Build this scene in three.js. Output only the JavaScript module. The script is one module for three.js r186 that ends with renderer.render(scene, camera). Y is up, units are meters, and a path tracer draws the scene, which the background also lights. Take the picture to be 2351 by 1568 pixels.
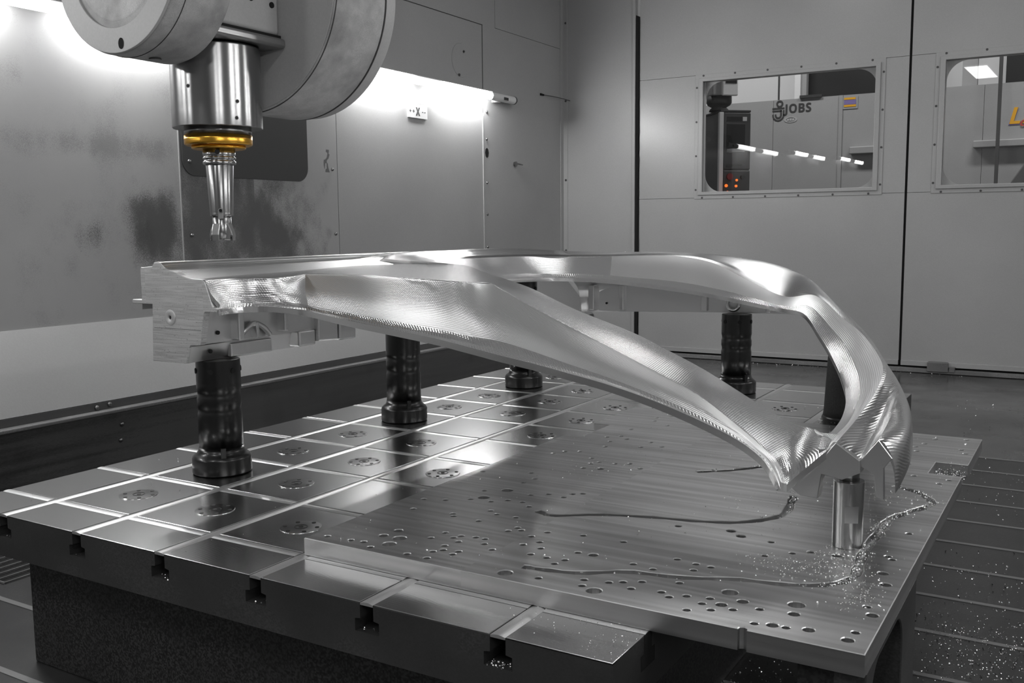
import * as THREE from 'three';
import { mergeGeometries, mergeVertices, toCreasedNormals } from 'three/addons/utils/BufferGeometryUtils.js';
import { RoundedBoxGeometry } from 'three/addons/geometries/RoundedBoxGeometry.js';
import { RectAreaLightUniformsLib } from 'three/addons/lights/RectAreaLightUniformsLib.js';
import { FontLoader } from 'three/addons/loaders/FontLoader.js';
import { TextGeometry } from 'three/addons/geometries/TextGeometry.js';

// ---------------------------------------------------------------- camera, light, exposure
// Everything is laid out in table coordinates: x along the front edge of the T-slot table, y = 0 its top, -z away from its front edge.
// Y0 lifts that to a world whose floor is y = 0.
const Y0 = 0.39;
const scene = new THREE.Scene();
scene.background = new THREE.Color(0x050505);
const camera = new THREE.PerspectiveCamera(38.814, 2351 / 1568, 0.05, 60);
camera.position.set(1.9846, 0.5983 + Y0, 1.167);
camera.up.set(-0.05179, 0.99325, -0.10381);
camera.lookAt(1.9846 - 0.51344, 0.5983 + Y0 - 0.11564, 1.167 - 0.8503);
const renderer = new THREE.WebGLRenderer({ antialias: true });
renderer.toneMapping = THREE.LinearToneMapping;
renderer.toneMappingExposure = 1.0;
renderer.shadowMap.enabled = true;
RectAreaLightUniformsLib.init();
const K = { wallTube: 0.52, wallRect: 14, glow: 12, ceil: 4.8, hall: 60, farWall: 85 };   // strengths of the lamps: points in the wall tubes, their long faces, their visible glow, ceiling panels, hall

// ---------------------------------------------------------------- helpers
let seed = 12345;
const rnd = () => { seed = (seed * 1664525 + 1013904223) >>> 0; return seed / 4294967296; };
const rr = (a, b) => a + (b - a) * rnd();
const taken = {};
function numbered(n) { const k = taken[n] || 0; taken[n] = k + 1; return k ? `${n}_${String(k).padStart(3, '0')}` : n; }
function uvm(g) {                                                    // uv in metres from the faces' main direction
  if (g.index) g = g.toNonIndexed();
  const p = g.attributes.position; g.computeBoundingBox();
  const n = g.attributes.normal || (g.computeVertexNormals(), g.attributes.normal), uv = new Float32Array(p.count * 2);
  for (let i = 0; i < p.count; i += 3) {
    let nx = 0, ny = 0, nz = 0;
    for (let j = 0; j < 3; j++) { nx += n.getX(i + j); ny += n.getY(i + j); nz += n.getZ(i + j); }
    nx = Math.abs(nx); ny = Math.abs(ny); nz = Math.abs(nz);
    for (let j = 0; j < 3; j++) {
      const x = p.getX(i + j), y = p.getY(i + j), z = p.getZ(i + j);
      const [u, v] = ny >= nx && ny >= nz ? [x, -z] : nx >= nz ? [z, y] : [x, y];
      uv[(i + j) * 2] = u; uv[(i + j) * 2 + 1] = v;
    }
  }
  g.setAttribute('uv', new THREE.BufferAttribute(uv, 2));
  return g;
}
function mesh(name, g, m, parent) {
  const o = new THREE.Mesh(g, m); o.name = name; o.castShadow = o.receiveShadow = true;
  if (parent) parent.add(o); else { o.name = numbered(name); o.position.y += Y0; scene.add(o); }
  return o;
}
function tag(o, label, category, group, kind) { Object.assign(o.userData, { label, category }); if (group) o.userData.group = group; if (kind) o.userData.kind = kind; return o; }
function thing(name, label, category, [x, y, z] = [0, 0, 0], group, kind) {
  const o = new THREE.Group(); o.name = numbered(name); o.position.set(x, y + Y0, z); scene.add(o);
  return tag(o, label, category, group, kind);
}
const bx = (x0, x1, y0, y1, z0, z1) => uvm(new THREE.BoxGeometry(x1 - x0, y1 - y0, Math.abs(z1 - z0)).translate((x0 + x1) / 2, (y0 + y1) / 2, (z0 + z1) / 2));
const rbx = (x0, x1, y0, y1, z0, z1, r = 0.004, s = 2) => uvm(new RoundedBoxGeometry(x1 - x0, y1 - y0, Math.abs(z1 - z0), s, r).translate((x0 + x1) / 2, (y0 + y1) / 2, (z0 + z1) / 2));
const cyl = (r0, r1, h, s = 32, open = false) => new THREE.CylinderGeometry(r0, r1, h, s, 1, open);
const lathe = (pts, s = 48) => new THREE.LatheGeometry(pts.map(([r, y]) => new THREE.Vector2(r, y)), s);
const shape = (pts) => new THREE.Shape(pts.map(([x, y]) => new THREE.Vector2(x, y)));
const extr = (sh, depth, bevel = 0, seg = 1, curve = 12) => new THREE.ExtrudeGeometry(sh, { depth, bevelEnabled: bevel > 0, bevelSize: bevel, bevelThickness: bevel, bevelOffset: -bevel, bevelSegments: seg, curveSegments: curve, steps: 1 });
function rrect(x0, x1, y0, y1, r, T = THREE.Shape) {
  const s = new T(); s.moveTo(x0 + r, y0); s.lineTo(x1 - r, y0); s.absarc(x1 - r, y0 + r, r, -Math.PI / 2, 0); s.lineTo(x1, y1 - r); s.absarc(x1 - r, y1 - r, r, 0, Math.PI / 2);
  s.lineTo(x0 + r, y1); s.absarc(x0 + r, y1 - r, r, Math.PI / 2, Math.PI); s.lineTo(x0, y0 + r); s.absarc(x0 + r, y0 + r, r, Math.PI, 1.5 * Math.PI); return s;
}
const merge = (a) => mergeGeometries(a.map((g) => { const h = g.index ? g.toNonIndexed() : g; for (const k of Object.keys(h.attributes)) if (!['position', 'normal', 'uv'].includes(k)) h.deleteAttribute(k); return h; }));
const tube = (pts, r, seg = 24, rs = 8) => new THREE.TubeGeometry(new THREE.CatmullRomCurve3(pts.map((p) => new THREE.Vector3(...p))), seg, r, rs);

// ---------------------------------------------------------------- textures (grain, grime, milling marks)
const hash = (x, y, s) => { let h = (x * 374761393 + y * 668265263 + s * 1274126177) | 0; h = Math.imul(h ^ (h >>> 13), 1274126177); return ((h ^ (h >>> 16)) >>> 0) / 4294967296; };
function vnoise(x, y, per, s) {                                      // value noise, periodic over per cells
  const xi = Math.floor(x), yi = Math.floor(y), fx = x - xi, fy = y - yi, w = (i) => ((i % per) + per) % per;
  const a = hash(w(xi), w(yi), s), b = hash(w(xi + 1), w(yi), s), c = hash(w(xi), w(yi + 1), s), d = hash(w(xi + 1), w(yi + 1), s);
  const u = fx * fx * (3 - 2 * fx), v = fy * fy * (3 - 2 * fy);
  return a + (b - a) * u + (c - a) * v + (a - b - c + d) * u * v;
}
const fbm = (u, v, n, s, oct = 4) => { let t = 0, a = 0.5, k = n; for (let o = 0; o < oct; o++) { t += a * vnoise(u * k, v * k, k, s + o * 17); a *= 0.5; k *= 2; } return t / (1 - Math.pow(0.5, oct)); };
function tex(w, h, f, metres, srgb = false) {
  const d = new Uint8Array(w * h * 4);
  for (let j = 0; j < h; j++) for (let i = 0; i < w; i++) {
    const c = f((i + 0.5) / w, (j + 0.5) / h), k = (j * w + i) * 4, g = Array.isArray(c) ? c : [c, c, c];
    for (let q = 0; q < 3; q++) d[k + q] = Math.max(0, Math.min(255, Math.round(g[q] * 255)));
    d[k + 3] = 255;
  }
  const t = new THREE.DataTexture(d, w, h); t.magFilter = THREE.LinearFilter; t.minFilter = THREE.LinearMipmapLinearFilter; t.generateMipmaps = true; t.wrapS = t.wrapT = THREE.RepeatWrapping;
  if (srgb) t.colorSpace = THREE.SRGBColorSpace;
  if (metres) t.repeat.set(1 / metres[0], 1 / metres[1]);
  t.needsUpdate = true; return t;
}
const T = {};
T.mill = tex(512, 512, (u, v) => 0.5 + 0.34 * Math.cos(2 * Math.PI * v * 14) + 0.15 * Math.cos(2 * Math.PI * (u * 10 + v * 7)), [0.06, 0.06]);
T.millCoarse = tex(512, 512, (u, v) => 0.5 + 0.4 * Math.cos(2 * Math.PI * v * 8) + 0.1 * (vnoise(u * 16, v * 16, 16, 3) - 0.5), [0.06, 0.06]);
T.ribs = tex(512, 512, (u, v) => 0.5 + 0.36 * Math.cos(2 * Math.PI * (u * 8 + v * 3)) + 0.12 * Math.cos(2 * Math.PI * v * 14), [0.06, 0.06]);
T.topLines = tex(512, 512, (u, v) => 0.5 + 0.36 * Math.cos(2 * Math.PI * (v * 10 + u * 3)) + 0.12 * Math.cos(2 * Math.PI * (u * 12 - v * 2)), [0.06, 0.06]);
T.streak = tex(512, 512, (u, v) => 0.5 + 0.42 * (vnoise(u * 4 + 0.4 * Math.sin(v * 6.283), v * 128, 128, 5) - 0.5) + 0.3 * (vnoise(u * 2, v * 32, 32, 8) - 0.5), [0.6, 0.5]);
T.plateMap = tex(512, 512, (u, v) => { const c = 0.80 + 0.16 * (vnoise(u * 3 + 0.3 * Math.sin(v * 6.283 * 2), v * 64, 64, 15) - 0.5) + 0.10 * (fbm(u, v, 8, 21) - 0.5); return [c, c, c]; }, [1.1, 0.55], true);
T.swirl = tex(512, 512, (u, v) => { const x = u - 0.5, y = v + 1.2, r = Math.hypot(x, y); return 0.5 + 0.25 * Math.cos(2 * Math.PI * r * 40) + 0.3 * (vnoise(u * 32, v * 32, 32, 2) - 0.5); }, [0.25, 0.25]);
T.grain = tex(512, 512, (u, v) => 0.5 + 0.5 * (fbm(u, v, 64, 9, 3) - 0.5) + 0.35 * (hash(Math.floor(u * 512), Math.floor(v * 512), 4) - 0.5), [0.12, 0.12]);
T.paint = tex(512, 512, (u, v) => { const c = 0.93 + 0.08 * (fbm(u, v, 4, 31, 5) - 0.5) + 0.03 * (hash(Math.floor(u * 512), Math.floor(v * 512), 7) - 0.5); return [c, c, c]; }, [1.7, 1.7], true);
T.cast = tex(512, 512, (u, v) => { const n = fbm(u, v, 24, 41, 4), s = hash(Math.floor(u * 512), Math.floor(v * 512), 11); const q = fbm(u, v, 4, 77, 5) + 0.25 * (s - 0.5); const c = 0.84 + 0.14 * (n - 0.5) + 0.14 * (s - 0.5) - 0.16 * Math.max(0, Math.min(1, (q - 0.62) * 6)); return [c, c, c]; }, [0.5, 0.5], true);
T.raw = tex(512, 512, (u, v) => { const s = hash(Math.floor(u * 512), Math.floor(v * 512), 23), n = vnoise(u * 5, v * 110, 110, 25), k = vnoise(u * 70, v * 70, 70, 27); const c = 0.86 + 0.12 * (n - 0.5) + 0.10 * (s - 0.5) - (k > 0.92 ? 0.16 : 0); return [c, c, c]; }, [0.2, 0.2], true);
T.speck = tex(512, 512, (u, v) => { const s = vnoise(u * 160, v * 160, 160, 12), t = fbm(u, v, 5, 61, 3); const c = 0.62 + (s > 0.62 ? 0.30 : 0) * (0.3 + t) - (s < 0.3 ? 0.25 : 0); return [c, c, c]; }, [0.5, 0.5], true);
T.dirty = tex(512, 512, (u, v) => { const n = fbm(u, v, 6, 51, 5), s = hash(Math.floor(u * 512), Math.floor(v * 512), 19); const c = 0.78 + 0.4 * (n - 0.5) + 0.2 * (s - 0.5) * (n > 0.5 ? 1 : 0.3); return [c, c, c]; }, [1.3, 1.0], true);
T.rough = tex(256, 256, (u, v) => 0.62 + 0.5 * (fbm(u, v, 6, 71, 4) - 0.5), [0.7, 0.7]);
// grime on the two wall sheets behind the head: speckled soot and coolant dust with ragged outlines (u along -z, v up)
const blob = (u, v, cu, cv, ru, rv) => Math.exp(-(((u - cu) / ru) ** 2 + ((v - cv) / rv) ** 2));
const ragged = (u, v, a, s, str = 0.5) => { const n = fbm(u, v, 14, s, 6), m = vnoise(u * 40, v * 9, 90, s + 3), g = hash(Math.floor(u * 1024), Math.floor(v * 1024), s), t = a * (1 - str / 2 + str * m) + 1.25 * (n - 0.5) * (a > 0.03 ? 1 : 0.5) + 0.75 * (g - 0.5) * (a > 0.05 ? 1 : 0.2); return Math.max(0, Math.min(1, (t - 0.30) * 1.7)); };
// sheet A: z -0.6 .. -1.98, y 0.2 .. 2.0 ; sheet B: z -1.98 .. -3.09, y 0.2 .. 2.0
T.sheetA = tex(1024, 1024, (u, v) => {
  const a = 1.25 * blob(u, v, 0.87, 0.205, 0.085, 0.075) + 0.8 * blob(u, v, 0.93, 0.27, 0.06, 0.08) + 0.7 * blob(u, v, 0.83, 0.28, 0.035, 0.05) + 0.5 * blob(u, v, 0.66, 0.22, 0.05, 0.04);
  const band = 0.55 * blob(u, v, 0.62, 0.43, 0.42, 0.035);
  const c = 0.93 + 0.06 * (fbm(u, v, 5, 90, 5) - 0.5) - 0.42 * ragged(u, v, a, 91) - 0.17 * ragged(u, v, band + 0.06, 92); return [c, c, c];
}, null, true);
T.sheetB = tex(1024, 1024, (u, v) => {
  const edge = 0.72 + 0.22 * (0.25 - v) + 0.06 * Math.sin(v * 21), inn = 1 / (1 + Math.exp((u - edge) * 16)), low = 1 / (1 + Math.exp((v - (u < 0.42 ? 0.62 : 0.36)) * 34));
  const a = 0.95 * inn * low + 0.5 * blob(u, v, 0.62, 0.21, 0.2, 0.03) + 0.35 * blob(u, v, 0.45, 0.27, 0.1, 0.05);
  const peel = (Math.abs(u - 0.925 - 0.01 * Math.sin(v * 70)) < 0.016 && Math.abs(v - 0.435) < 0.035 && fbm(u, v, 30, 95, 3) > 0.42) ? 0.35 : 0;
  const c = 0.93 + 0.05 * (fbm(u, v, 5, 96, 5) - 0.5) - 0.40 * ragged(u, v, a, 97, 0) - peel; return [c, c, c];
}, null, true);
T.skirt = tex(1024, 256, (u, v) => { const n = fbm(u, v, 12, 101, 5), s = hash(Math.floor(u * 1024), Math.floor(v * 256), 103); const dark = Math.max(0, Math.min(1, (0.40 - u) * 5 + 1.4 * (n - 0.5) + 0.5 * (s - 0.5))); const run = Math.max(0, vnoise(u * 90, v * 3, 90, 105) - 0.6) * 0.5; const c = 0.72 - 0.36 * dark + 0.12 * (n - 0.5) - run * 0.3; return [c, c, c]; }, null, true);

const L = (v) => new THREE.Color().setRGB(v, v, v);
const std = (c, roughness, o = {}) => new THREE.MeshStandardMaterial({ color: typeof c === 'number' ? L(c) : c, roughness, ...o });
const phy = (c, roughness, o = {}) => new THREE.MeshPhysicalMaterial({ color: typeof c === 'number' ? L(c) : c, roughness, ...o });
const M = {
  alu: std(0.84, 0.38, { metalness: 1, bumpMap: T.mill, bumpScale: 0.0003 }),
  aluRibs: std(0.88, 0.22, { metalness: 1, bumpMap: T.ribs, bumpScale: 0.0006 }),
  aluBay: std(0.84, 0.25, { metalness: 1, bumpMap: T.mill, bumpScale: 0.0003 }),
  aluFlat: std(0.80, 0.11, { metalness: 1, bumpMap: T.topLines, bumpScale: 0.0001 }),
  aluTop: std(0.82, 0.22, { metalness: 1, bumpMap: T.topLines, bumpScale: 0.0003 }),
  aluCoarse: std(0.72, 0.36, { metalness: 1, bumpMap: T.millCoarse, bumpScale: 0.0006 }),
  aluSmooth: std(0.74, 0.30, { metalness: 1, bumpMap: T.streak, bumpScale: 0.0001 }),
  aluRaw: std(0.92, 0.5, { metalness: 0.9, map: T.raw, bumpMap: T.streak, bumpScale: 0.0002 }),
  plate: std(0.86, 0.36, { metalness: 1, map: T.plateMap, bumpMap: T.streak, bumpScale: 0.0002 }),
  chip: std(0.85, 0.25, { metalness: 1 }),
  steelTop: std(0.56, 0.2, { metalness: 1, bumpMap: T.swirl, bumpScale: 0.00004 }),
  strip: std(0.62, 0.36, { metalness: 0.85, bumpMap: T.streak, bumpScale: 0.00008 }),
  disc: std(0.6, 0.16, { metalness: 1 }),
  boltHole: std(0.03, 0.5, { metalness: 0.6 }),
  tableSide: std(0.09, 0.5, { metalness: 0.3, map: T.dirty }),
  pedestal: std(0.055, 0.55, { map: T.speck }),
  black: phy(0.004, 0.3, { clearcoat: 0.25, clearcoatRoughness: 0.12 }),
  blackMatte: std(0.02, 0.6, { map: T.speck }),
  steel: phy(0.36, 0.24, { metalness: 1, anisotropy: 0.7, anisotropyRotation: Math.PI / 2 }),
  steelFlat: std(0.4, 0.3, { metalness: 1, bumpMap: T.streak, bumpScale: 0.00006 }),
  steelPost: phy(0.46, 0.2, { metalness: 1, anisotropy: 0.7, anisotropyRotation: Math.PI / 2 }),
  brass: std(new THREE.Color().setRGB(0.78, 0.42, 0.06), 0.27, { metalness: 1 }),
  headPaint: std(0.62, 0.5, { map: T.cast, bumpMap: T.grain, bumpScale: 0.0003 }),
  headDisc: std(0.95, 0.6, { map: T.cast, bumpMap: T.grain, bumpScale: 0.0004 }),
  headSmooth: std(0.50, 0.45, { map: T.paint }),
  wall: phy(0.44, 0.42, { map: T.paint }),
  wallA: phy(0.44, 0.42, { map: T.sheetA }),
  wallB: phy(0.44, 0.42, { map: T.sheetB }),
  door: phy(0.46, 0.30, { map: T.paint }),
  apron: std(0.30, 0.5, { map: T.paint }),
  skirt: std(0.17, 0.42, { map: T.skirt }),
  ledge: std(0.34, 0.45, { map: T.dirty }),
  lip: std(0.11, 0.5),
  darkGlass: phy(0.055, 0.3),
  seal: std(0.006, 0.9),
  line: std(0.05, 0.7),
  screw: std(0.25, 0.3, { metalness: 1 }),
  screwDark: std(0.06, 0.5),
  floor: std(0.13, 0.38, { map: T.dirty, roughnessMap: T.rough }),
  floorTile: std(0.085, 0.36, { map: T.dirty, metalness: 0.4 }),
  floorStrip: std(0.22, 0.45, { metalness: 0.4 }),
  ceiling: std(0.40, 0.8),
  glass: phy(0.98, 0.0, { transmission: 1, thickness: 0, ior: 1.52 }),
  white: std(0.75, 0.4),
  ink: std(0.035, 0.6),
  hallWhite: std(0.85, 0.6), hallGrey: std(0.38, 0.5, { map: T.paint }), hallDark: std(0.012, 0.8), cabinet: std(0.10, 0.5), cabinetFront: std(0.05, 0.45), cabinetEdge: std(0.55, 0.4), screenBlack: std(0.015, 0.2),
  orange: std(new THREE.Color().setRGB(0.75, 0.38, 0.02), 0.5), red: std(new THREE.Color().setRGB(0.5, 0.06, 0.04), 0.5), purple: std(new THREE.Color().setRGB(0.20, 0.16, 0.36), 0.5), darkRed: std(new THREE.Color().setRGB(0.16, 0.02, 0.02), 0.5),
  tubeGlow: std(0.9, 0.4, { emissive: new THREE.Color(1, 1, 1), emissiveIntensity: K.glow }),
  tubeMid: phy(0.85, 0.3, { emissive: new THREE.Color(1, 1, 1), emissiveIntensity: 0.9 }),
  panelGlow: std(0.9, 0.5, { emissive: new THREE.Color(1, 1, 1), emissiveIntensity: 1.5 }),
  lampOrange: std(new THREE.Color().setRGB(0.9, 0.25, 0.05), 0.4, { emissive: new THREE.Color().setRGB(1, 0.18, 0.02), emissiveIntensity: 0.9 }),
};
const font = await new FontLoader().loadAsync('fonts/droid/droid_sans_bold.typeface.json');
const text = (s, size, depth) => { const g = new TextGeometry(s, { font, size, depth, curveSegments: 5 }); g.computeBoundingBox(); return g; };

// ---------------------------------------------------------------- the room
const XL = -1.73, ZB = -5.8, XR = 3.5, ZF = 5.2, YC = 2.75, YF = -0.39;
// floor slab and the slotted floor plate with its cover strips
{
  const f = mesh('floor', uvm(new THREE.BoxGeometry(XR - XL + 4, 0.2, ZF - ZB + 6.4).translate((XR + XL) / 2, YF - 0.1 - 0.004, (ZF + ZB) / 2 - 3)), M.floor);
  tag(f, 'dark grey metal floor reaching to the sliding doors', 'floor', null, 'structure');
  const p = thing('floor_plate', 'dark slotted floor plate crossed by thin grey cover strips', 'floor plate', [0, 0, 0], null, 'structure');
  const zs = []; for (let k = -4; k <= 15; k++) zs.push(-2.315 + 0.2535 * k);
  const tg = bx(XL + 1.11, XR - 0.3, YF - 0.004, YF, -0.1205, 0.1205), sg = bx(XL + 1.11, XR - 0.3, YF - 0.004, YF + 0.0015, -0.0085, 0.0085);
  zs.forEach((z, i) => {
    const s = mesh('cover_strip', sg, M.floorStrip, p); s.position.z = z;
    if (i < zs.length - 1) { const t = mesh('floor_tile', tg, M.floorTile, p); t.position.z = z + 0.12675; }
  });
}
// walls with thickness
{
  const w = thing('wall_left', 'grey painted sheet metal side wall behind the milling head', 'wall', [0, 0, 0], null, 'structure');
  mesh('backing', bx(XL - 0.12, XL - 0.004, YF, YC, ZF, ZB), M.wall, w);
  const sheetUV = (z0, z1, y0, y1) => { const b = new THREE.BoxGeometry(0.004, y1 - y0, z0 - z1); const n = b.toNonIndexed(), p = n.attributes.position, uv = new Float32Array(p.count * 2); for (let i = 0; i < p.count; i++) { uv[2 * i] = 0.5 - p.getZ(i) / (z0 - z1); uv[2 * i + 1] = 0.5 + p.getY(i) / (y1 - y0); } n.setAttribute('uv', new THREE.BufferAttribute(uv, 2)); return n.translate(XL - 0.002, (y0 + y1) / 2, (z0 + z1) / 2); };
  mesh('wall_sheet', sheetUV(-0.6, -1.978, 0.2, 2.0), M.wallA, w);
  mesh('wall_sheet', sheetUV(-1.984, -3.088, 0.2, 2.0), M.wallB, w);
  mesh('wall_sheet', bx(XL - 0.004, XL, 0.2, 1.990, -3.092, -4.618), M.wall, w);
  mesh('wall_sheet', bx(XL - 0.004, XL + 0.003, 0.2, 1.996, -4.626, ZB), M.wall, w);
  mesh('wall_sheet', bx(XL - 0.004, XL, 1.996, YC, -0.6, -4.79), M.wall, w);
  mesh('wall_sheet', bx(XL - 0.004, XL + 0.003, 2.0, YC, -4.79, ZB), M.wall, w);
  mesh('wall_sheet', bx(XL - 0.004, XL, 0.2, YC, ZF, -0.596), M.wall, w);
  mesh('edge_strip', rbx(XL, XL + 0.006, 0.21, 1.38, -4.612, -4.624, 0.002), M.wall, w);
  mesh('edge_strip', rbx(XL, XL + 0.004, 0.21, 1.99, -1.976, -1.983, 0.0015), M.wall, w);
  mesh('sheet_joint', bx(XL, XL + 0.0006, 1.40, 1.99, -4.6185, -4.6225), M.line, w);
  mesh('sheet_joint', bx(XL, XL + 0.0006, 1.991, 1.995, -3.0, -4.79), M.line, w);
  const rg = new THREE.SphereGeometry(0.012, 12, 6, 0, Math.PI * 2, 0, Math.PI / 2).rotateZ(-Math.PI / 2);
  const rivet = (y, z, m = M.screw, s = 1) => { const r = mesh('rivet', rg, m, w); r.position.set(XL + 0.003, y, z); r.scale.set(s, s, s); };
  for (const [y, z] of [[0.938, -3.044], [0.930, -2.036], [0.581, -2.033], [0.578, -3.057], [1.222, -4.66], [0.92, -4.66], [0.70, -4.66], [0.47, -4.66]]) rivet(y, z, M.screw, 0.8);
  rivet(1.41, -4.665, M.screwDark, 0.9); rivet(1.78, -4.39, M.screwDark, 0.7); rivet(1.62, -4.33, M.screwDark, 0.8);
  const kn = mesh('wall_knob', merge([cyl(0.016, 0.02, 0.02, 16).rotateZ(Math.PI / 2).translate(0.01, 0, 0), cyl(0.004, 0.004, 0.10, 8).rotateX(Math.PI / 2 - 0.06).translate(0.01, 0.004, -0.06)]), M.screw, w); kn.position.set(XL, 1.069, -5.036);
  const pl = mesh('plug_hole', cyl(0.026, 0.026, 0.004, 8).rotateZ(Math.PI / 2).scale(1, 1.35, 0.9), M.seal, w); pl.position.set(XL + 0.002, 1.128, -4.663);
  const ring = mesh('blanking_ring', new THREE.TorusGeometry(0.11, 0.002, 6, 40, Math.PI * 1.1).rotateZ(Math.PI / 2).rotateY(Math.PI / 2), M.wall, w); ring.position.set(XL + 0.001, 1.72, -4.36);
  // dark window in the sheet behind the tool
  const wn = thing('window_1', 'dark rounded window pane in the side wall behind the tool', 'window', [0, 0, 0], null, 'structure');
  const g = extr(rrect(1.995, 2.846, 0.862, 1.62, 0.075), 0.005, 0.001).rotateY(Math.PI / 2); // x -> -z
  mesh('pane', uvm(g.translate(XL - 0.001, 0, 0)), M.darkGlass, wn);
}
{ // sloping apron, lip and skirt along the foot of the left wall
  const a = thing('trim_1', 'pale sloping apron sheet along the foot of the side wall', 'trim', [0, 0, 0], null, 'structure');
  const sh = shape([[XL, 0.205], [XL + 0.012, 0.213], [-1.455, -0.085], [-1.47, -0.10], [XL, -0.10]]);
  mesh('apron_sheet', uvm(extr(sh, ZF - ZB - 0.02).translate(0, 0, ZB + 0.01)), M.apron, a);
  const sk = thing('trim_2', 'dark stained skirt with a bright ledge below the apron', 'trim', [0, 0, 0], null, 'structure');
  mesh('lip', bx(-1.52, -1.452, -0.118, -0.088, ZF, ZB + 0.01), M.lip, sk);
  mesh('ledge', rbx(-1.50, -1.415, -0.136, -0.118, ZF, ZB + 0.01, 0.007, 3), M.ledge, sk);
  const n = new THREE.BoxGeometry(0.05, 0.255, 7).toNonIndexed(), p = n.attributes.position, uv = new Float32Array(p.count * 2);
  for (let i = 0; i < p.count; i++) { uv[2 * i] = 0.5 - p.getZ(i) / 7; uv[2 * i + 1] = 0.5 + p.getY(i) / 0.255; }
  n.setAttribute('uv', new THREE.BufferAttribute(uv, 2));
  mesh('skirt_sheet', n.translate(-1.445, YF + 0.1275, -2.25), M.skirt, sk);
  const rg = new THREE.SphereGeometry(0.010, 10, 5, 0, Math.PI * 2, 0, Math.PI / 2).rotateZ(-Math.PI / 2);
  for (const [x, y, z] of [[-1.42, -0.185, -1.36], [-1.42, -0.25, -1.35], [-1.45, -0.10, -1.33], [-1.45, -0.105, -1.27]]) { const r = mesh('rivet', rg, M.screw, sk); r.position.set(x, y, z); }
}
{ // back wall beside the doors, corner post, seal
  const w = thing('wall_back', 'light grey back wall panel between the corner and the door seal', 'wall', [0, 0, 0], null, 'structure');
  mesh('panel', bx(XL - 0.1, -1.105, YF, YC, ZB, ZB - 0.12), M.wall, w);
  mesh('corner_angle', rbx(XL, XL + 0.045, YF, YC, ZB + 0.006, ZB, 0.002), M.wall, w);
  mesh('corner_angle', rbx(XL + 0.003, XL + 0.009, YF, YC, ZB + 0.05, ZB, 0.002), M.wall, w);
  mesh('edge_post', rbx(-1.125, -1.100, YF, YC, ZB + 0.012, ZB - 0.03, 0.003), M.wall, w);
  mesh('lintel', bx(-1.105, XR, 2.62, YC, ZB - 0.03, ZB - 0.12), M.wall, w);
  const rg = new THREE.SphereGeometry(0.009, 10, 5, 0, Math.PI * 2, 0, Math.PI / 2).rotateX(Math.PI / 2);
  for (const y of [2.2, 1.6, 0.98, 0.42, -0.1]) { const r = mesh('rivet', rg, M.screwDark, w); r.position.set(XL + 0.03, y, ZB + 0.006); }
  const s = thing('trim_3', 'black rubber brush seal down the edge of the sliding door', 'seal', [0, 0, 0], null, 'structure');
  const pts = []; for (let i = 0; i <= 60; i++) pts.push([-1.078 + 0.006 * rnd(), YF + 0.02 + i * 0.0425]);
  mesh('seal', extr(shape([[-1.098, YF + 0.02], ...pts, [-1.098, 2.19]]), 0.05).translate(0, 0, ZB - 0.045), M.seal, s);
  const tr = thing('trim_4', 'grey steel track rail under the sliding doors', 'rail', [0, 0, 0], null, 'structure');
  mesh('rail', rbx(-1.1, XR, YF, YF + 0.028, ZB + 0.02, ZB - 0.1, 0.003), M.ledge, tr);
  mesh('rail_gap', bx(-1.1, XR, YF + 0.028, YF + 0.046, ZB - 0.03, ZB - 0.09), M.seal, tr);
  mesh('rail_clamp', rbx(1.04, 1.17, YF + 0.012, YF + 0.075, ZB + 0.03, ZB - 0.02, 0.004), M.ledge, tr);
  mesh('rail_clamp', rbx(1.175, 1.21, YF + 0.012, YF + 0.05, ZB + 0.026, ZB - 0.02, 0.004), M.ledge, tr);
}
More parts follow.
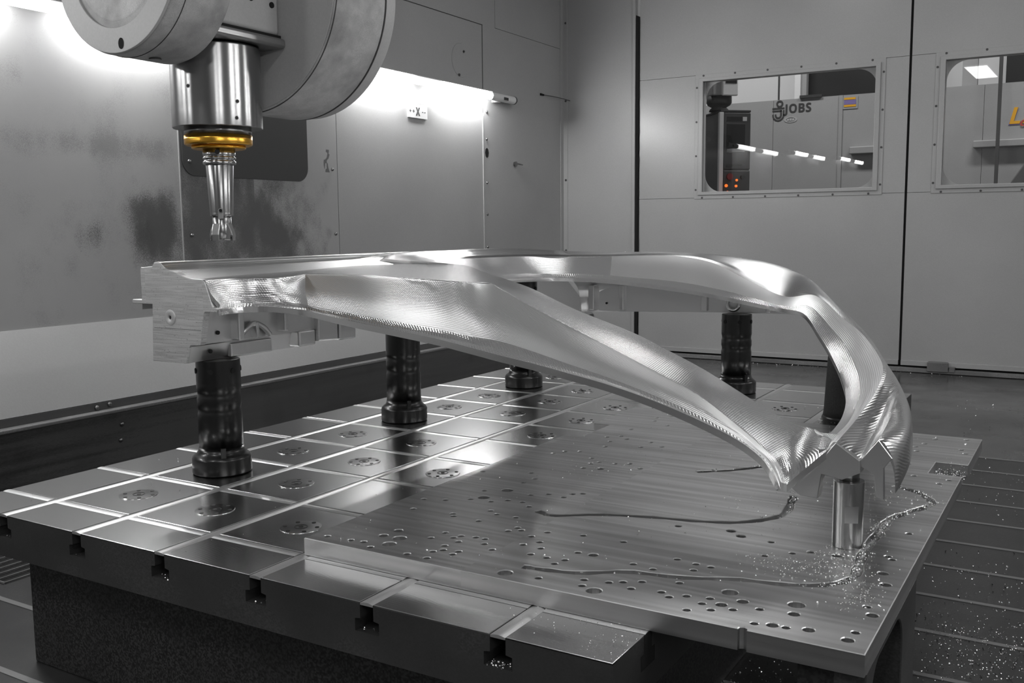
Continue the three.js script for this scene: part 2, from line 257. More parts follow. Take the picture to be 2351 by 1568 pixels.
function slidingDoor(name, label, x0, x1, wx0, wx1, writing) {
  const d = thing(name, label, 'door', [0, 0, 0], null, 'structure');
  const y0 = YF + 0.045, y1 = 2.62, wy0 = 0.856, wy1 = 1.656, zf = ZB - 0.012;
  const skin = (a, b, lo, hi, z, dz) => { const s = shape([[a, lo], [b, lo], [b, hi], [a, hi]]); return s; };
  // front skin in three bands with joints, the middle one cut for the window
  mesh('skin_panel', bx(x0, x1, y0, 0.812, zf, zf - 0.01), M.door, d);
  mesh('skin_panel', bx(x0, x1, 1.707, y1, zf, zf - 0.01), M.door, d);
  mesh('skin_panel', bx(x0, wx0, 0.8145, 1.7045, zf, zf - 0.01), M.door, d);
  mesh('skin_panel', bx(wx1, x1, 0.8145, 1.7045, zf, zf - 0.01), M.door, d);
  mesh('skin_panel', bx(wx0, wx1, 0.8145, wy0, zf, zf - 0.01), M.door, d);
  mesh('skin_panel', bx(wx0, wx1, wy1, 1.7045, zf, zf - 0.01), M.door, d);
  mesh('bottom_rail', rbx(x0, x1, y0 - 0.004, y0 + 0.03, zf + 0.012, zf - 0.03, 0.003), M.door, d);
  const back = shape([[x0, y0], [x1, y0], [x1, y1], [x0, y1]]); back.holes.push(rrect(wx0 + 0.0, wx1 - 0.0, wy0 - 0.0, wy1 - 0.0, 0.13, THREE.Path));
  mesh('back_skin', uvm(extr(back, 0.006).translate(0, 0, zf - 0.055)), M.door, d);
  const f = mesh('window_frame', uvm((() => { const s = shape([[wx0 - 0.062, wy0 - 0.052], [wx1 + 0.062, wy0 - 0.052], [wx1 + 0.062, wy1 + 0.052], [wx0 - 0.062, wy1 + 0.052]]); s.holes.push(new THREE.Path([[wx0 - 0.03, wy0 - 0.022], [wx0 - 0.03, wy1 + 0.022], [wx1 + 0.03, wy1 + 0.022], [wx1 + 0.03, wy0 - 0.022]].map(([x, y]) => new THREE.Vector2(x, y)))); return extr(s, 0.005, 0.0012); })().translate(0, 0, zf)), M.door, d);
  mesh('glazing_bead', uvm((() => { const s = shape([[wx0 - 0.032, wy0 - 0.024], [wx1 + 0.032, wy0 - 0.024], [wx1 + 0.032, wy1 + 0.024], [wx0 - 0.032, wy1 + 0.024]]); s.holes.push(new THREE.Path([[wx0, wy0], [wx0, wy1], [wx1, wy1], [wx1, wy0]].map(([x, y]) => new THREE.Vector2(x, y)))); return extr(s, 0.016, 0.003, 2); })().translate(0, 0, zf)), M.door, f);
  const jamb = merge([bx(wx0 - 0.006, wx0, wy0, wy1, zf, zf - 0.05), bx(wx1, wx1 + 0.006, wy0, wy1, zf, zf - 0.05), bx(wx0, wx1, wy0 - 0.006, wy0, zf, zf - 0.05), bx(wx0, wx1, wy1, wy1 + 0.006, zf, zf - 0.05)]);
  mesh('window_reveal', jamb, M.door, f);
  mesh('pane', new THREE.PlaneGeometry(wx1 - wx0, wy1 - wy0).rotateY(-0.011).translate((wx0 + wx1) / 2, (wy0 + wy1) / 2, zf - 0.022), M.glass, d);
  const sg = cyl(0.0075, 0.0075, 0.004, 10).rotateX(Math.PI / 2), nx = 6;
  for (let i = 0; i < nx; i++) for (const y of [wy0 - 0.043, wy1 + 0.043]) { const s = mesh('screw', sg, M.screwDark, f); s.position.set(wx0 + (wx1 - wx0) * (0.0 + i / (nx - 1)) * 0.98, y, zf + 0.0065); }
  for (let i = 0; i < 4; i++) for (const x of [wx0 - 0.05, wx1 + 0.05]) { const s = mesh('screw', sg, M.screwDark, f); s.position.set(x, wy0 + (wy1 - wy0) * (0.02 + i * 0.31), zf + 0.0065); }
  if (writing) for (let i = 0; i < 9; i++) { const m = mesh('stamp_mark', bx(0, 0.012 + 0.012 * hash(i, 1, 3), 0, 0.005 + 0.004 * hash(i, 2, 3), 0, 0.0006), M.line, f); m.position.set(writing[0] + i * 0.027, writing[1] + 0.003 * hash(i, 5, 2), zf + 0.0164); }
  return d;
}
slidingDoor('door_1', 'light grey sliding door leaf whose window shows the dark control cabinet', -1.072, 0.852, -0.563, 0.645, [-0.05, 0.838]);
slidingDoor('door_2', 'light grey sliding door leaf whose window shows the orange lettering', 0.868, 2.8, 1.077, 2.285, [1.32, 0.838]);
{
  const j = thing('trim_5', 'dark gap between the two sliding door leaves', 'seal', [0, 0, 0], null, 'structure');
  mesh('seal', bx(0.853, 0.867, YF + 0.04, 2.62, ZB - 0.024, ZB - 0.06), M.seal, j);
  const br = thing('wall_right', 'grey painted side wall on the camera side', 'wall', [0, 0, 0], null, 'structure');
  mesh('panel', bx(XR, XR + 0.12, YF, YC, ZF, ZB - 0.12), M.wall, br);
  mesh('return_panel', bx(2.8, XR, YF, 2.62, ZB - 0.03, ZB - 0.12), M.wall, br);
  const fr = thing('wall_front', 'grey painted end wall behind the camera', 'wall', [0, 0, 0], null, 'structure');
  mesh('panel', bx(XL - 0.12, XR + 0.12, YF, YC, ZF + 0.12, ZF), M.wall, fr);
  const c = mesh('ceiling', bx(XL - 0.12, XR + 0.12, YC, YC + 0.1, ZF + 0.12, ZB - 0.12), M.ceiling);
  tag(c, 'grey ceiling of the machine enclosure', 'ceiling', null, 'structure');
}

// ---------------------------------------------------------------- lamps
function wallLamp(label, x, y, zc, dir, lit = false) {                            // a sealed tube luminaire along z on a side wall; dir +1 faces +x
  const g = thing('tube_lamp', label, 'lamp', [x, y, zc], 'tube lamps along the side walls');
  const ax = 0.055 * dir, R = 0.026;
  const c = (len, r0 = R, seg = 24) => cyl(r0, r0, len, seg).rotateX(Math.PI / 2);
  for (const s of [-1, 1]) {
    for (const k of [0.298, 0.583]) { const t = mesh('tube', c(0.283), M.tubeGlow, g); t.position.set(ax, 0, s * k); }
    const cap = mesh('end_cap', merge([c(0.30, R + 0.001).translate(0, 0, 0), cyl(0.0275, 0.0275, 0.012, 24).rotateX(Math.PI / 2).translate(0, 0, s * 0.152)]), M.white, g); cap.position.set(ax, 0, s * 0.882);
    mesh('cap_ring', merge([cyl(0.029, 0.029, 0.012, 24).rotateX(Math.PI / 2), cyl(0.012, 0.02, 0.03, 16).rotateX(s * Math.PI / 2).translate(0, 0, s * 0.02)]), M.screwDark, cap).position.set(0, 0, s * 0.165);
    mesh('type_label', bx(0, 0.0006, -0.012, 0.008, -0.03, 0.03), M.line, cap).position.set(dir * (R + 0.0012), -0.004, s * 0.02);
    mesh('bracket', bx(Math.min(0, ax) , Math.max(0, ax), -0.012, 0.012, -0.02, 0.02), M.white, g).position.set(0, -0.02, s * 0.85);
    if (lit) for (const k of [0.24, 0.42, 0.62]) {
      const p = new THREE.PointLight(0xffffff, K.wallTube, 0, 2); p.position.set(x + ax, y + Y0, zc + s * k); p.castShadow = true; p.shadow.radius = 1; scene.add(p);
    }
    const ra = new THREE.RectAreaLight(0xffffff, lit ? K.wallRect : K.farWall, 0.57, 0.045); ra.position.set(x + ax + dir * (R + 0.006), y + Y0, zc + s * 0.44); ra.lookAt(x + ax + dir * 2, y + Y0 - 0.5, zc + s * 0.44); scene.add(ra);
  }
  const arc = new THREE.Shape(), a0 = dir > 0 ? 0.85 : Math.PI - 0.85 - 2.35; arc.absarc(0, 0, R + 0.007, a0, a0 + 2.35, false); arc.absarc(0, 0, R + 0.004, a0 + 2.35, a0, true);
  mesh('reflector', extr(arc, 1.47, 0, 1, 16).translate(ax, 0, -0.735), M.white, g);
  mesh('tube', c(0.31), M.tubeMid, g);
  g.children[g.children.length - 1].position.set(ax, 0, 0);
}
wallLamp('glowing tube lamp above the X axis plate on the side wall', XL, 1.513, -3.90, 1, true);
wallLamp('glowing tube lamp on the side wall behind the milling head', XL, 1.50, -1.27, 1, true);
wallLamp('tube lamp on the side wall left of the table, mirrored in the door window', XL, 1.56, 0.95, 1);
wallLamp('tube lamp at the far end of the side wall behind the camera', XL, 1.62, 3.35, 1);
wallLamp('tube lamp on the camera side wall near the doors', XR - 0.002, 1.50, -3.6, -1);
wallLamp('tube lamp on the camera side wall beside the table', XR - 0.002, 1.50, -0.9, -1);
wallLamp('tube lamp on the camera side wall behind the camera', XR - 0.002, 1.50, 2.0, -1);
for (const [x, z, w] of [[0.1, -4.1, 'nearest the doors'], [1.9, -4.1, 'over the right door'], [1.9, -1.4, 'over the table'], [0.3, 2.2, 'over the head end'], [2.2, 1.9, 'over the camera']]) {
  const g = thing('ceiling_lamp', `flat ceiling lamp panel ${w}`, 'lamp', [x, YC, z], 'ceiling lamp panels');
  mesh('housing', bx(-0.16, 0.16, -0.06, 0, -0.65, 0.65), M.white, g);
  mesh('diffuser', bx(-0.14, 0.14, -0.068, -0.06, -0.62, 0.62), M.panelGlow, g);
  const r = new THREE.RectAreaLight(0xffffff, K.ceil * (z > 0 ? 3.4 : 1.3), 0.28, 1.24); r.position.set(x, YC - 0.075 + Y0, z); r.lookAt(x, -5, z); scene.add(r);
}
{ // axis plate
  const s = thing('axis_sign', 'small white plate lettered X below the tube lamp', 'sign', [XL + 0.001, 1.333, -3.853]);
  mesh('plate', rbx(0, 0.008, -0.042, 0.042, -0.102, 0.102, 0.003), M.white, s);
  const put = (str, size, z, y = 0) => { const g = text(str, size, 0.001); const c = g.boundingBox.getCenter(new THREE.Vector3()); g.translate(-c.x, -c.y, 0).rotateY(Math.PI / 2); mesh('lettering', g, M.ink, s).position.set(0.008, y, z); };
  put('+ +', 0.03, 0.062); put('X', 0.052, 0.0); put('- -', 0.03, -0.062);
}
{ // thin wand sticking out of the back panel
  const w = thing('probe_wire', 'thin bent wire with a dark tip beside the wall corner', 'wire', [-1.665, 1.60, ZB + 0.0]);
  mesh('wire', tube([[0, 0, 0], [-0.01, 0.006, 0.08], [-0.03, 0.012, 0.2], [-0.055, 0.014, 0.33]], 0.003), M.screwDark, w);
  mesh('tip', cyl(0.009, 0.007, 0.05, 12).rotateX(Math.PI / 2).translate(-0.057, 0.014, 0.35), M.seal, w);
}
const FA = [[[0.248,0.418,-0.397],[0.209,0.486,-0.395],[0.158,0.488,-0.395] ],
 [[0.232,0.418,-0.449],[0.218,0.486,-0.452],[0.158,0.489,-0.52] ],
 [[0.246,0.418,-0.497],[0.241,0.485,-0.502],[0.158,0.49,-0.65] ],
 [[0.291,0.417,-0.532],[0.286,0.485,-0.555],[0.158,0.492,-0.78] ],
 [[0.363,0.408,-0.56],[0.285,0.49,-0.65],[0.16,0.495,-0.9] ],
 [[0.498,0.389,-0.56],[0.4,0.49,-0.665],[0.165,0.497,-1.0] ],
 [[0.625,0.374,-0.56],[0.489,0.489,-0.67],[0.2,0.497,-1.1] ],
 [[0.749,0.36,-0.555],[0.703,0.483,-0.64],[0.37,0.495,-1.2] ],
 [[0.844,0.346,-0.55],[0.767,0.479,-0.66],[0.54,0.483,-1.07] ],
 [[0.923,0.334,-0.545],[0.806,0.474,-0.7],[0.707,0.47,-0.93] ],
 [[1.01,0.322,-0.54],[0.881,0.442,-0.69],[0.777,0.449,-0.94] ],
 [[1.086,0.311,-0.53],[1.004,0.397,-0.665],[0.898,0.404,-0.93] ],
 [[1.186,0.295,-0.52],[1.129,0.353,-0.64],[1.076,0.362,-0.87] ],
 [[1.282,0.274,-0.51],[1.241,0.317,-0.605],[1.177,0.332,-0.83] ],
 [[1.371,0.249,-0.5],[1.345,0.283,-0.57],[1.286,0.299,-0.78] ],
 [[1.45,0.223,-0.485],[1.434,0.239,-0.535],[1.406,0.252,-0.73] ],
 [[1.497,0.198,-0.475],[1.49,0.209,-0.51],[1.487,0.225,-0.69] ],
 [[1.516,0.178,-0.47],[1.523,0.191,-0.49],[1.544,0.219,-0.66] ],
 [[1.526,0.163,-0.465],[1.546,0.157,-0.47],[1.62,0.233,-0.5]]];
const RA = [[[0.6,0.462,-1.08],[0.56,0.47,-1.1],[0.38,0.494,-1.19],[0.294,0.501,-1.177],[0.208,0.505,-1.164],[0.12,0.508,-1.15] ],
 [[0.42,0.443,-1.35],[0.378,0.455,-1.35],[0.185,0.5,-1.35],[0.14,0.51,-1.35],[0.096,0.518,-1.35],[0.05,0.524,-1.35] ],
 [[0.303,0.431,-1.62],[0.282,0.446,-1.638],[0.185,0.5,-1.72],[0.14,0.51,-1.74],[0.095,0.518,-1.76],[0.048,0.524,-1.78] ],
 [[0.277,0.422,-1.86],[0.261,0.437,-1.873],[0.192,0.496,-1.93],[0.141,0.507,-1.963],[0.09,0.516,-1.996],[0.038,0.523,-2.03] ],
 [[0.324,0.418,-1.97],[0.317,0.433,-1.99],[0.285,0.492,-2.08],[0.243,0.499,-2.136],[0.2,0.504,-2.192],[0.157,0.507,-2.25] ],
 [[0.476,0.41,-2.02],[0.469,0.427,-2.038],[0.437,0.493,-2.12],[0.401,0.498,-2.189],[0.366,0.5,-2.259],[0.329,0.5,-2.33] ],
 [[0.711,0.385,-2.06],[0.7,0.407,-2.08],[0.649,0.495,-2.17],[0.606,0.499,-2.233],[0.563,0.501,-2.295],[0.519,0.501,-2.36] ],
 [[0.867,0.361,-2.07],[0.855,0.383,-2.09],[0.803,0.471,-2.18],[0.785,0.48,-2.239],[0.766,0.488,-2.299],[0.747,0.493,-2.36] ],
 [[1.017,0.341,-2.03],[1.006,0.356,-2.046],[0.958,0.412,-2.12],[0.949,0.435,-2.179],[0.941,0.457,-2.239],[0.932,0.477,-2.3] ],
 [[1.131,0.332,-1.96],[1.127,0.34,-1.971],[1.107,0.369,-2.02],[1.097,0.398,-2.079],[1.087,0.425,-2.139],[1.077,0.45,-2.2] ],
 [[1.214,0.327,-1.86],[1.227,0.351,-1.87],[1.237,0.383,-1.9],[1.228,0.399,-1.95],[1.212,0.41,-2.0],[1.194,0.414,-2.05] ],
 [[1.311,0.286,-1.65],[1.338,0.312,-1.66],[1.371,0.337,-1.67],[1.373,0.345,-1.7],[1.368,0.344,-1.74],[1.356,0.335,-1.78] ],
 [[1.401,0.256,-1.42],[1.431,0.292,-1.42],[1.466,0.324,-1.44],[1.477,0.315,-1.47],[1.479,0.302,-1.5],[1.472,0.289,-1.54] ],
 [[1.472,0.242,-1.2],[1.499,0.282,-1.2],[1.548,0.304,-1.21],[1.559,0.286,-1.23],[1.569,0.268,-1.25],[1.566,0.251,-1.28] ],
 [[1.528,0.227,-1.0],[1.555,0.266,-1.0],[1.603,0.292,-1.0],[1.617,0.276,-1.01],[1.63,0.261,-1.03],[1.651,0.233,-1.0] ],
 [[1.554,0.212,-0.85],[1.585,0.253,-0.85],[1.618,0.268,-0.84],[1.642,0.252,-0.83],[1.664,0.262,-0.82],[1.688,0.234,-0.82] ],
 [[1.567,0.209,-0.7],[1.599,0.233,-0.7],[1.617,0.243,-0.68],[1.649,0.223,-0.67],[1.677,0.25,-0.66],[1.711,0.235,-0.64] ],
 [[1.579,0.225,-0.58],[1.605,0.231,-0.55],[1.622,0.238,-0.54],[1.658,0.212,-0.53],[1.687,0.247,-0.53],[1.714,0.222,-0.53] ],
 [[1.59,0.217,-0.505],[1.605,0.219,-0.503],[1.62,0.233,-0.5],[1.66,0.206,-0.5],[1.688,0.244,-0.5],[1.711,0.215,-0.5]]];
const WALL1 = [[1.54, 0.151], [1.573, 0.178], [1.594, 0.197], [1.62, 0.233], [1.66, 0.206], [1.661, 0.185], [1.632, 0.17], [1.598, 0.176], [1.592, 0.132], [1.562, 0.134]];
const WALL2 = [[1.66, 0.206], [1.688, 0.244], [1.711, 0.215], [1.697, 0.196], [1.699, 0.143], [1.686, 0.147], [1.683, 0.184], [1.662, 0.195]];
const HOLES = [[0.79,-0.445,0.0062],[0.833,-0.463,0.0062],[0.814,-0.376,0.0062],[0.959,-0.442,0.0062],[0.983,-0.427,0.0062],[0.904,-0.388,0.0062],[0.914,-0.375,0.0062],[1.027,-0.428,0.0062],[0.975,-0.373,0.0062],[0.971,-0.584,0.0062],[1.002,-0.607,0.0062],[0.95,-0.524,0.0062],[0.984,-0.527,0.0062],[1.012,-0.506,0.0062],[0.908,-0.59,0.013],[0.866,-0.564,0.0062],[0.894,-0.517,0.013],[0.876,-0.246,0.0088],[0.87,-0.209,0.0088],[0.906,-0.211,0.013],[0.91,-0.175,0.013],[0.861,-0.162,0.0062],[0.834,-0.158,0.0062],[0.781,-0.154,0.0062],[0.891,-0.145,0.0062],[0.955,-0.241,0.0062],[0.961,-0.28,0.0062],[0.998,-0.278,0.0062],[0.991,-0.263,0.0062],[1.012,-0.248,0.0062],[1.003,-0.217,0.0062],[1.014,-0.197,0.0062],[1.043,-0.203,0.0062],[1.042,-0.186,0.0062],[1.003,-0.181,0.0062],[0.971,-0.148,0.0062],[1.014,-0.148,0.0062],[1.046,-0.285,0.0062],[1.06,-0.261,0.0062],[1.089,-0.241,0.0062],[1.058,-0.347,0.0062],[1.064,-0.372,0.0062],[1.078,-0.362,0.0062],[1.127,-0.376,0.0062],[1.113,-0.34,0.0062],[1.142,-0.319,0.0062],[1.123,-0.292,0.0062],[1.161,-0.29,0.0062],[1.161,-0.254,0.0062],[1.194,-0.252,0.0062],[1.026,-0.285,0.0062],[1.22,-0.232,0.0062],[1.17,-0.153,0.013],[1.23,-0.159,0.0062],[1.227,-0.257,0.0062],[1.229,-0.302,0.0062],[1.258,-0.304,0.0088],[1.337,-0.296,0.0062],[1.274,-0.395,0.0062],[1.194,-0.392,0.0062],[1.338,-0.198,0.0062],[1.357,-0.211,0.0062],[1.383,-0.227,0.0062],[1.298,-0.189,0.0062],[1.307,-0.164,0.0062],[1.333,-0.154,0.013],[1.38,-0.191,0.0062],[1.445,-0.188,0.0062],[1.427,-0.201,0.0062],[1.467,-0.205,0.0062],[1.502,-0.213,0.0062],[1.525,-0.198,0.0088],[1.546,-0.188,0.0062],[1.518,-0.171,0.0062],[1.487,-0.153,0.0062],[1.498,-0.188,0.0062],[1.58,-0.209,0.0062],[1.623,-0.253,0.013],[1.629,-0.216,0.0088],[1.589,-0.154,0.0062],[1.613,-0.161,0.0088],[1.632,-0.162,0.0062],[1.662,-0.17,0.0088],[1.729,-0.268,0.0088],[1.717,-0.162,0.0088],[1.721,-0.193,0.0062],[1.716,-0.297,0.0062],[1.723,-0.405,0.0088],[1.71,-0.456,0.0088],[1.702,-0.546,0.0062],[1.711,-0.533,0.0062],[1.712,-0.696,0.0062],[1.429,-0.348,0.0062],[1.393,-0.355,0.0062],[1.436,-0.318,0.0062],[1.376,-0.289,0.0062],[1.456,-0.346,0.0062],[1.437,-0.252,0.0062],[1.52,-0.252,0.013],[1.549,-0.226,0.0088],[1.555,-0.483,0.0062],[1.581,-0.504,0.0062],[1.517,-0.446,0.0062],[1.506,-0.524,0.0062],[1.326,-0.531,0.0062],[1.449,-0.53,0.0088],[1.423,-0.551,0.0088],[1.625,-0.507,0.0088],[0.829,-0.943,0.0062],[0.844,-0.976,0.0062],[0.878,-0.995,0.0062],[0.864,-1.181,0.0062],[0.894,-1.137,0.0062],[0.893,-1.21,0.0062],[0.922,-1.185,0.0062],[0.879,-1.31,0.0062],[0.994,-1.179,0.0062],[0.994,-1.114,0.0062],[1.041,-1.143,0.0062],[0.91,-1.076,0.0062],[0.971,-0.915,0.0062],[1.011,-0.919,0.0062],[1.042,-0.937,0.0062],[0.937,-0.942,0.0062],[0.96,-0.892,0.0062],[1.084,-0.906,0.0062],[1.002,-0.86,0.0088],[0.963,-0.846,0.0062],[1.046,-0.632,0.0062],[1.064,-0.646,0.0062],[1.041,-0.601,0.0062],[0.876,-0.494,0.0062],[0.924,-0.499,0.0062],[0.906,-0.662,0.0062],[0.912,-0.704,0.0062],[0.878,-0.746,0.0062],[0.773,-0.702,0.0062],[0.891,-1.45,0.0062],[0.949,-1.406,0.0062],[0.878,-1.499,0.0062],[0.908,-1.538,0.0062],[0.862,-1.591,0.0062],[1.639,-1.577,0.0062],[1.712,-1.604,0.0062],[1.608,-1.458,0.0062],[1.619,-1.408,0.0062],[1.598,-1.35,0.0062],[1.623,-1.256,0.0062],[1.624,-1.195,0.0062],[1.652,-1.146,0.0062],[1.726,-1.14,0.0062],[1.711,-1.099,0.0062],[1.623,-1.506,0.0062],[1.714,-1.473,0.0062],[1.728,-1.435,0.0062]];
const GROOVES = [[[1.042,-0.489],[1.076,-0.473],[1.161,-0.525],[1.262,-0.561],[1.345,-0.579],[1.414,-0.607],[1.459,-0.655],[1.478,-0.706],[1.467,-0.806],[1.46,-0.847]],[[1.18,-0.193],[1.212,-0.197],[1.277,-0.213],[1.343,-0.257],[1.428,-0.275],[1.517,-0.314],[1.583,-0.328],[1.644,-0.36],[1.671,-0.406],[1.668,-0.47],[1.661,-0.555],[1.663,-0.683],[1.666,-0.778],[1.691,-0.843],[1.72,-0.926],[1.685,-0.996],[1.63,-1.034]],[[1.211,-0.941],[1.276,-0.996],[1.328,-1.063]]];

// ---------------------------------------------------------------- T-slot table
const P = 0.25, TX0 = -0.186, TX1 = 1.438, TZ = -2.5, SLOT = 0.0138, C0 = 0.123;
{
  const t = thing('slotted_table', 'steel T-slot machining table with pale slot cover strips', 'table');
  const pts = [[TX0, -0.095], [TX1, -0.095], [TX1, -0.002]];
  for (let k = 5; k >= 0; k--) { const x = k * P; pts.push([x + SLOT, -0.002], [x + SLOT, -0.029], [x + 0.025, -0.031], [x + 0.025, -0.052], [x - 0.025, -0.052], [x - 0.025, -0.031], [x - SLOT, -0.029], [x - SLOT, -0.002]); }
  pts.push([TX0, -0.002]);
  mesh('table_slab', uvm(extr(shape(pts), -TZ).translate(0, 0, TZ)), M.tableSide, t);
  mesh('pedestal', rbx(-0.082, 1.33, YF, -0.095, -0.1, -2.4, 0.004), M.pedestal, t);
  const xs = [TX0, ...[0, 1, 2, 3, 4, 5].map((k) => k * P), TX1], zs = [0, ...Array.from({ length: 10 }, (_, n) => -(C0 + n * P)), TZ];
  const cache = {}, strips = {};
  const chamf = (w, d) => { const s = shape([[-w / 2, -d / 2], [w / 2, -d / 2], [w / 2, d / 2], [-w / 2, d / 2]]); return extr(s, 0.0016, 0.0012, 1).rotateX(-Math.PI / 2); };
  for (let i = 0; i < 7; i++) for (let j = 0; j < 11; j++) {
    const x0 = xs[i] + (i ? SLOT : 0), x1 = xs[i + 1] - (i < 6 ? SLOT : 0), z0 = zs[j] - (j ? 0.0125 : 0), z1 = zs[j + 1] + (j < 10 ? 0.0125 : 0);
    const w = x1 - x0, d = z0 - z1, key = w.toFixed(3) + d.toFixed(3);
    cache[key] ||= (() => { const g = chamf(w, d); g.translate(0, -0.004, 0); return uvm(g); })();
    const m = mesh('table_tile', cache[key], M.steelTop, t); m.position.set((x0 + x1) / 2, 0, (z0 + z1) / 2);
  }
  const arch = (w, len, h) => { const a = []; for (let k = 0; k <= 8; k++) { const q = k / 8; a.push([-w / 2 + w * q, -0.0025 + h * Math.sin(Math.PI * q)]); } return uvm(extr(shape([[-w / 2, -0.006], [w / 2, -0.006], ...a.reverse()]), len).translate(0, 0, -len)); };
  const long = arch(0.0262, -TZ, 0.0022);
  for (let k = 0; k < 6; k++) mesh('slot_cover', long, M.strip, t).position.set(k * P, 0, 0);
  for (let i = 0; i < 7; i++) for (let n = 0; n < 10; n++) {
    const x0 = xs[i] + (i ? SLOT : 0), x1 = xs[i + 1] - (i < 6 ? SLOT : 0), key = (x1 - x0).toFixed(3);
    strips[key] ||= arch(0.0238, x1 - x0, 0.002).rotateY(Math.PI / 2).translate(x1 - x0, 0, 0);
    const s = mesh('cross_cover', strips[key], M.strip, t); s.position.set(x0, 0, -(C0 + n * P));
  }
  // round clamping inserts, six holes and a centre ring each
  const dg = uvm(lathe([[0, 0.0005], [0.0415, 0.0005], [0.0425, -0.001], [0.0425, -0.003]], 40)), hs = [];
  for (let k = 0; k < 6; k++) { const a = k * Math.PI / 3 + 0.3; hs.push(cyl(0.0045, 0.0045, 0.001, 10).translate(0.034 * Math.cos(a), 0.0007, 0.034 * Math.sin(a))); }
  hs.push(cyl(0.005, 0.005, 0.001, 10).translate(0, 0.0007, 0), new THREE.TorusGeometry(0.013, 0.0008, 4, 24).rotateX(Math.PI / 2).translate(0, 0.0006, 0));
  const hg = merge(hs);
  const spots = [[0, 1], [1, 1], [2, 1], [1, 2], [0, 3], [1, 3], [2, 3], [0, 4], [1, 4], [0, 6], [1, 6], [2, 5], [0, 7], [1, 7], [2, 6], [2, 7], [0, 9], [1, 8], [2, 8], [1, 9], [3, 8], [4, 7], [4, 8]];
  for (const [i, j] of spots) { const d = mesh('clamp_disc', dg, M.disc, t); d.position.set((i + 0.5) * P, 0, -(C0 + (j - 0.5) * P)); d.rotation.y = (i * 3 + j) * 0.7; mesh('bolt_ring', hg, M.boltHole, d); }
  // side T-slots of the right face
  const sg = merge([bx(TX1 - 0.001, TX1 + 0.0008, -0.03, -0.003, -0.0138, 0.0138), bx(TX1 - 0.001, TX1 + 0.0008, -0.054, -0.03, -0.025, 0.025)]);
  for (let n = 0; n < 3; n++) mesh('side_slot', sg, M.seal, t).position.set(0, 0, -(C0 + n * P));
}
// ---------------------------------------------------------------- drilled aluminium plate
const PT = 0.0325;
{
  const g = thing('drilled_plate', 'aluminium fixture plate full of drilled holes and chip-filled grooves on the table', 'plate');
  const out = [[0.75, -0.125], [1.574, -0.125], [1.575, -0.131], [1.5805, -0.134], [1.586, -0.131], [1.587, -0.125], [1.747, -0.125], [1.747, -1.187], [1.676, -1.187], [1.676, -1.31], [1.747, -1.31], [1.747, -1.632], [0.75, -1.632], [0.75, -1.335], [0.80, -1.335], [0.80, -1.165], [0.75, -1.165]];
  // shape plane: x, -z
  const sh = shape(out.map(([x, z]) => [x, -z]));
  mesh('lower_slab', uvm(extr(sh, 0.0194).rotateX(-Math.PI / 2)), M.plate, g);
  const up = shape(out.map(([x, z]) => [x, -z]));
  for (const [x, z, r] of HOLES) { const h = new THREE.Path(); h.absarc(x, -z, r, 0, Math.PI * 2, true); up.holes.push(h); }
  for (const gr of GROOVES) {
    const c = new THREE.CatmullRomCurve3(gr.map(([x, z]) => new THREE.Vector3(x, 0, z))), n = gr.length * 3, a = [], b = [];
    for (let i = 0; i <= n; i++) { const p = c.getPoint(i / n), t = c.getTangent(i / n), w = 0.0085 + 0.0016 * Math.sin(i * 2.1); a.push([p.x - t.z * w, -(p.z + t.x * w)]); b.push([p.x + t.z * w, -(p.z - t.x * w)]); }
    up.holes.push(new THREE.Path([...a, ...b.reverse()].map(([x, y]) => new THREE.Vector2(x, y))));
  }
  const ug = extr(up, PT - 0.018 - 0.0026, 0.0013, 1, 7).rotateX(-Math.PI / 2).translate(0, 0.018 + 0.0013, 0);
  mesh('drilled_face', uvm(ug), M.plate, g);
}
// support block with a pocket under the overhanging plate corner
{
  const s = thing('angle_support', 'black pocketed steel block under the overhanging corner of the drilled plate', 'support', [0, 0, 0]);
  const sh = shape([[0.14, YF], [0.56, YF], [0.56, -0.001], [0.14, -0.001]]); sh.holes.push(rrect(0.175, 0.43, YF + 0.06, -0.012, 0.06, THREE.Path));
  mesh('side_frame', uvm(extr(sh, 0.04, 0.002).rotateY(Math.PI / 2).translate(1.705, 0, 0)), M.tableSide, s);
  mesh('web', bx(1.655, 1.704, YF, -0.001, -0.142, -0.558), M.blackMatte, s);
}
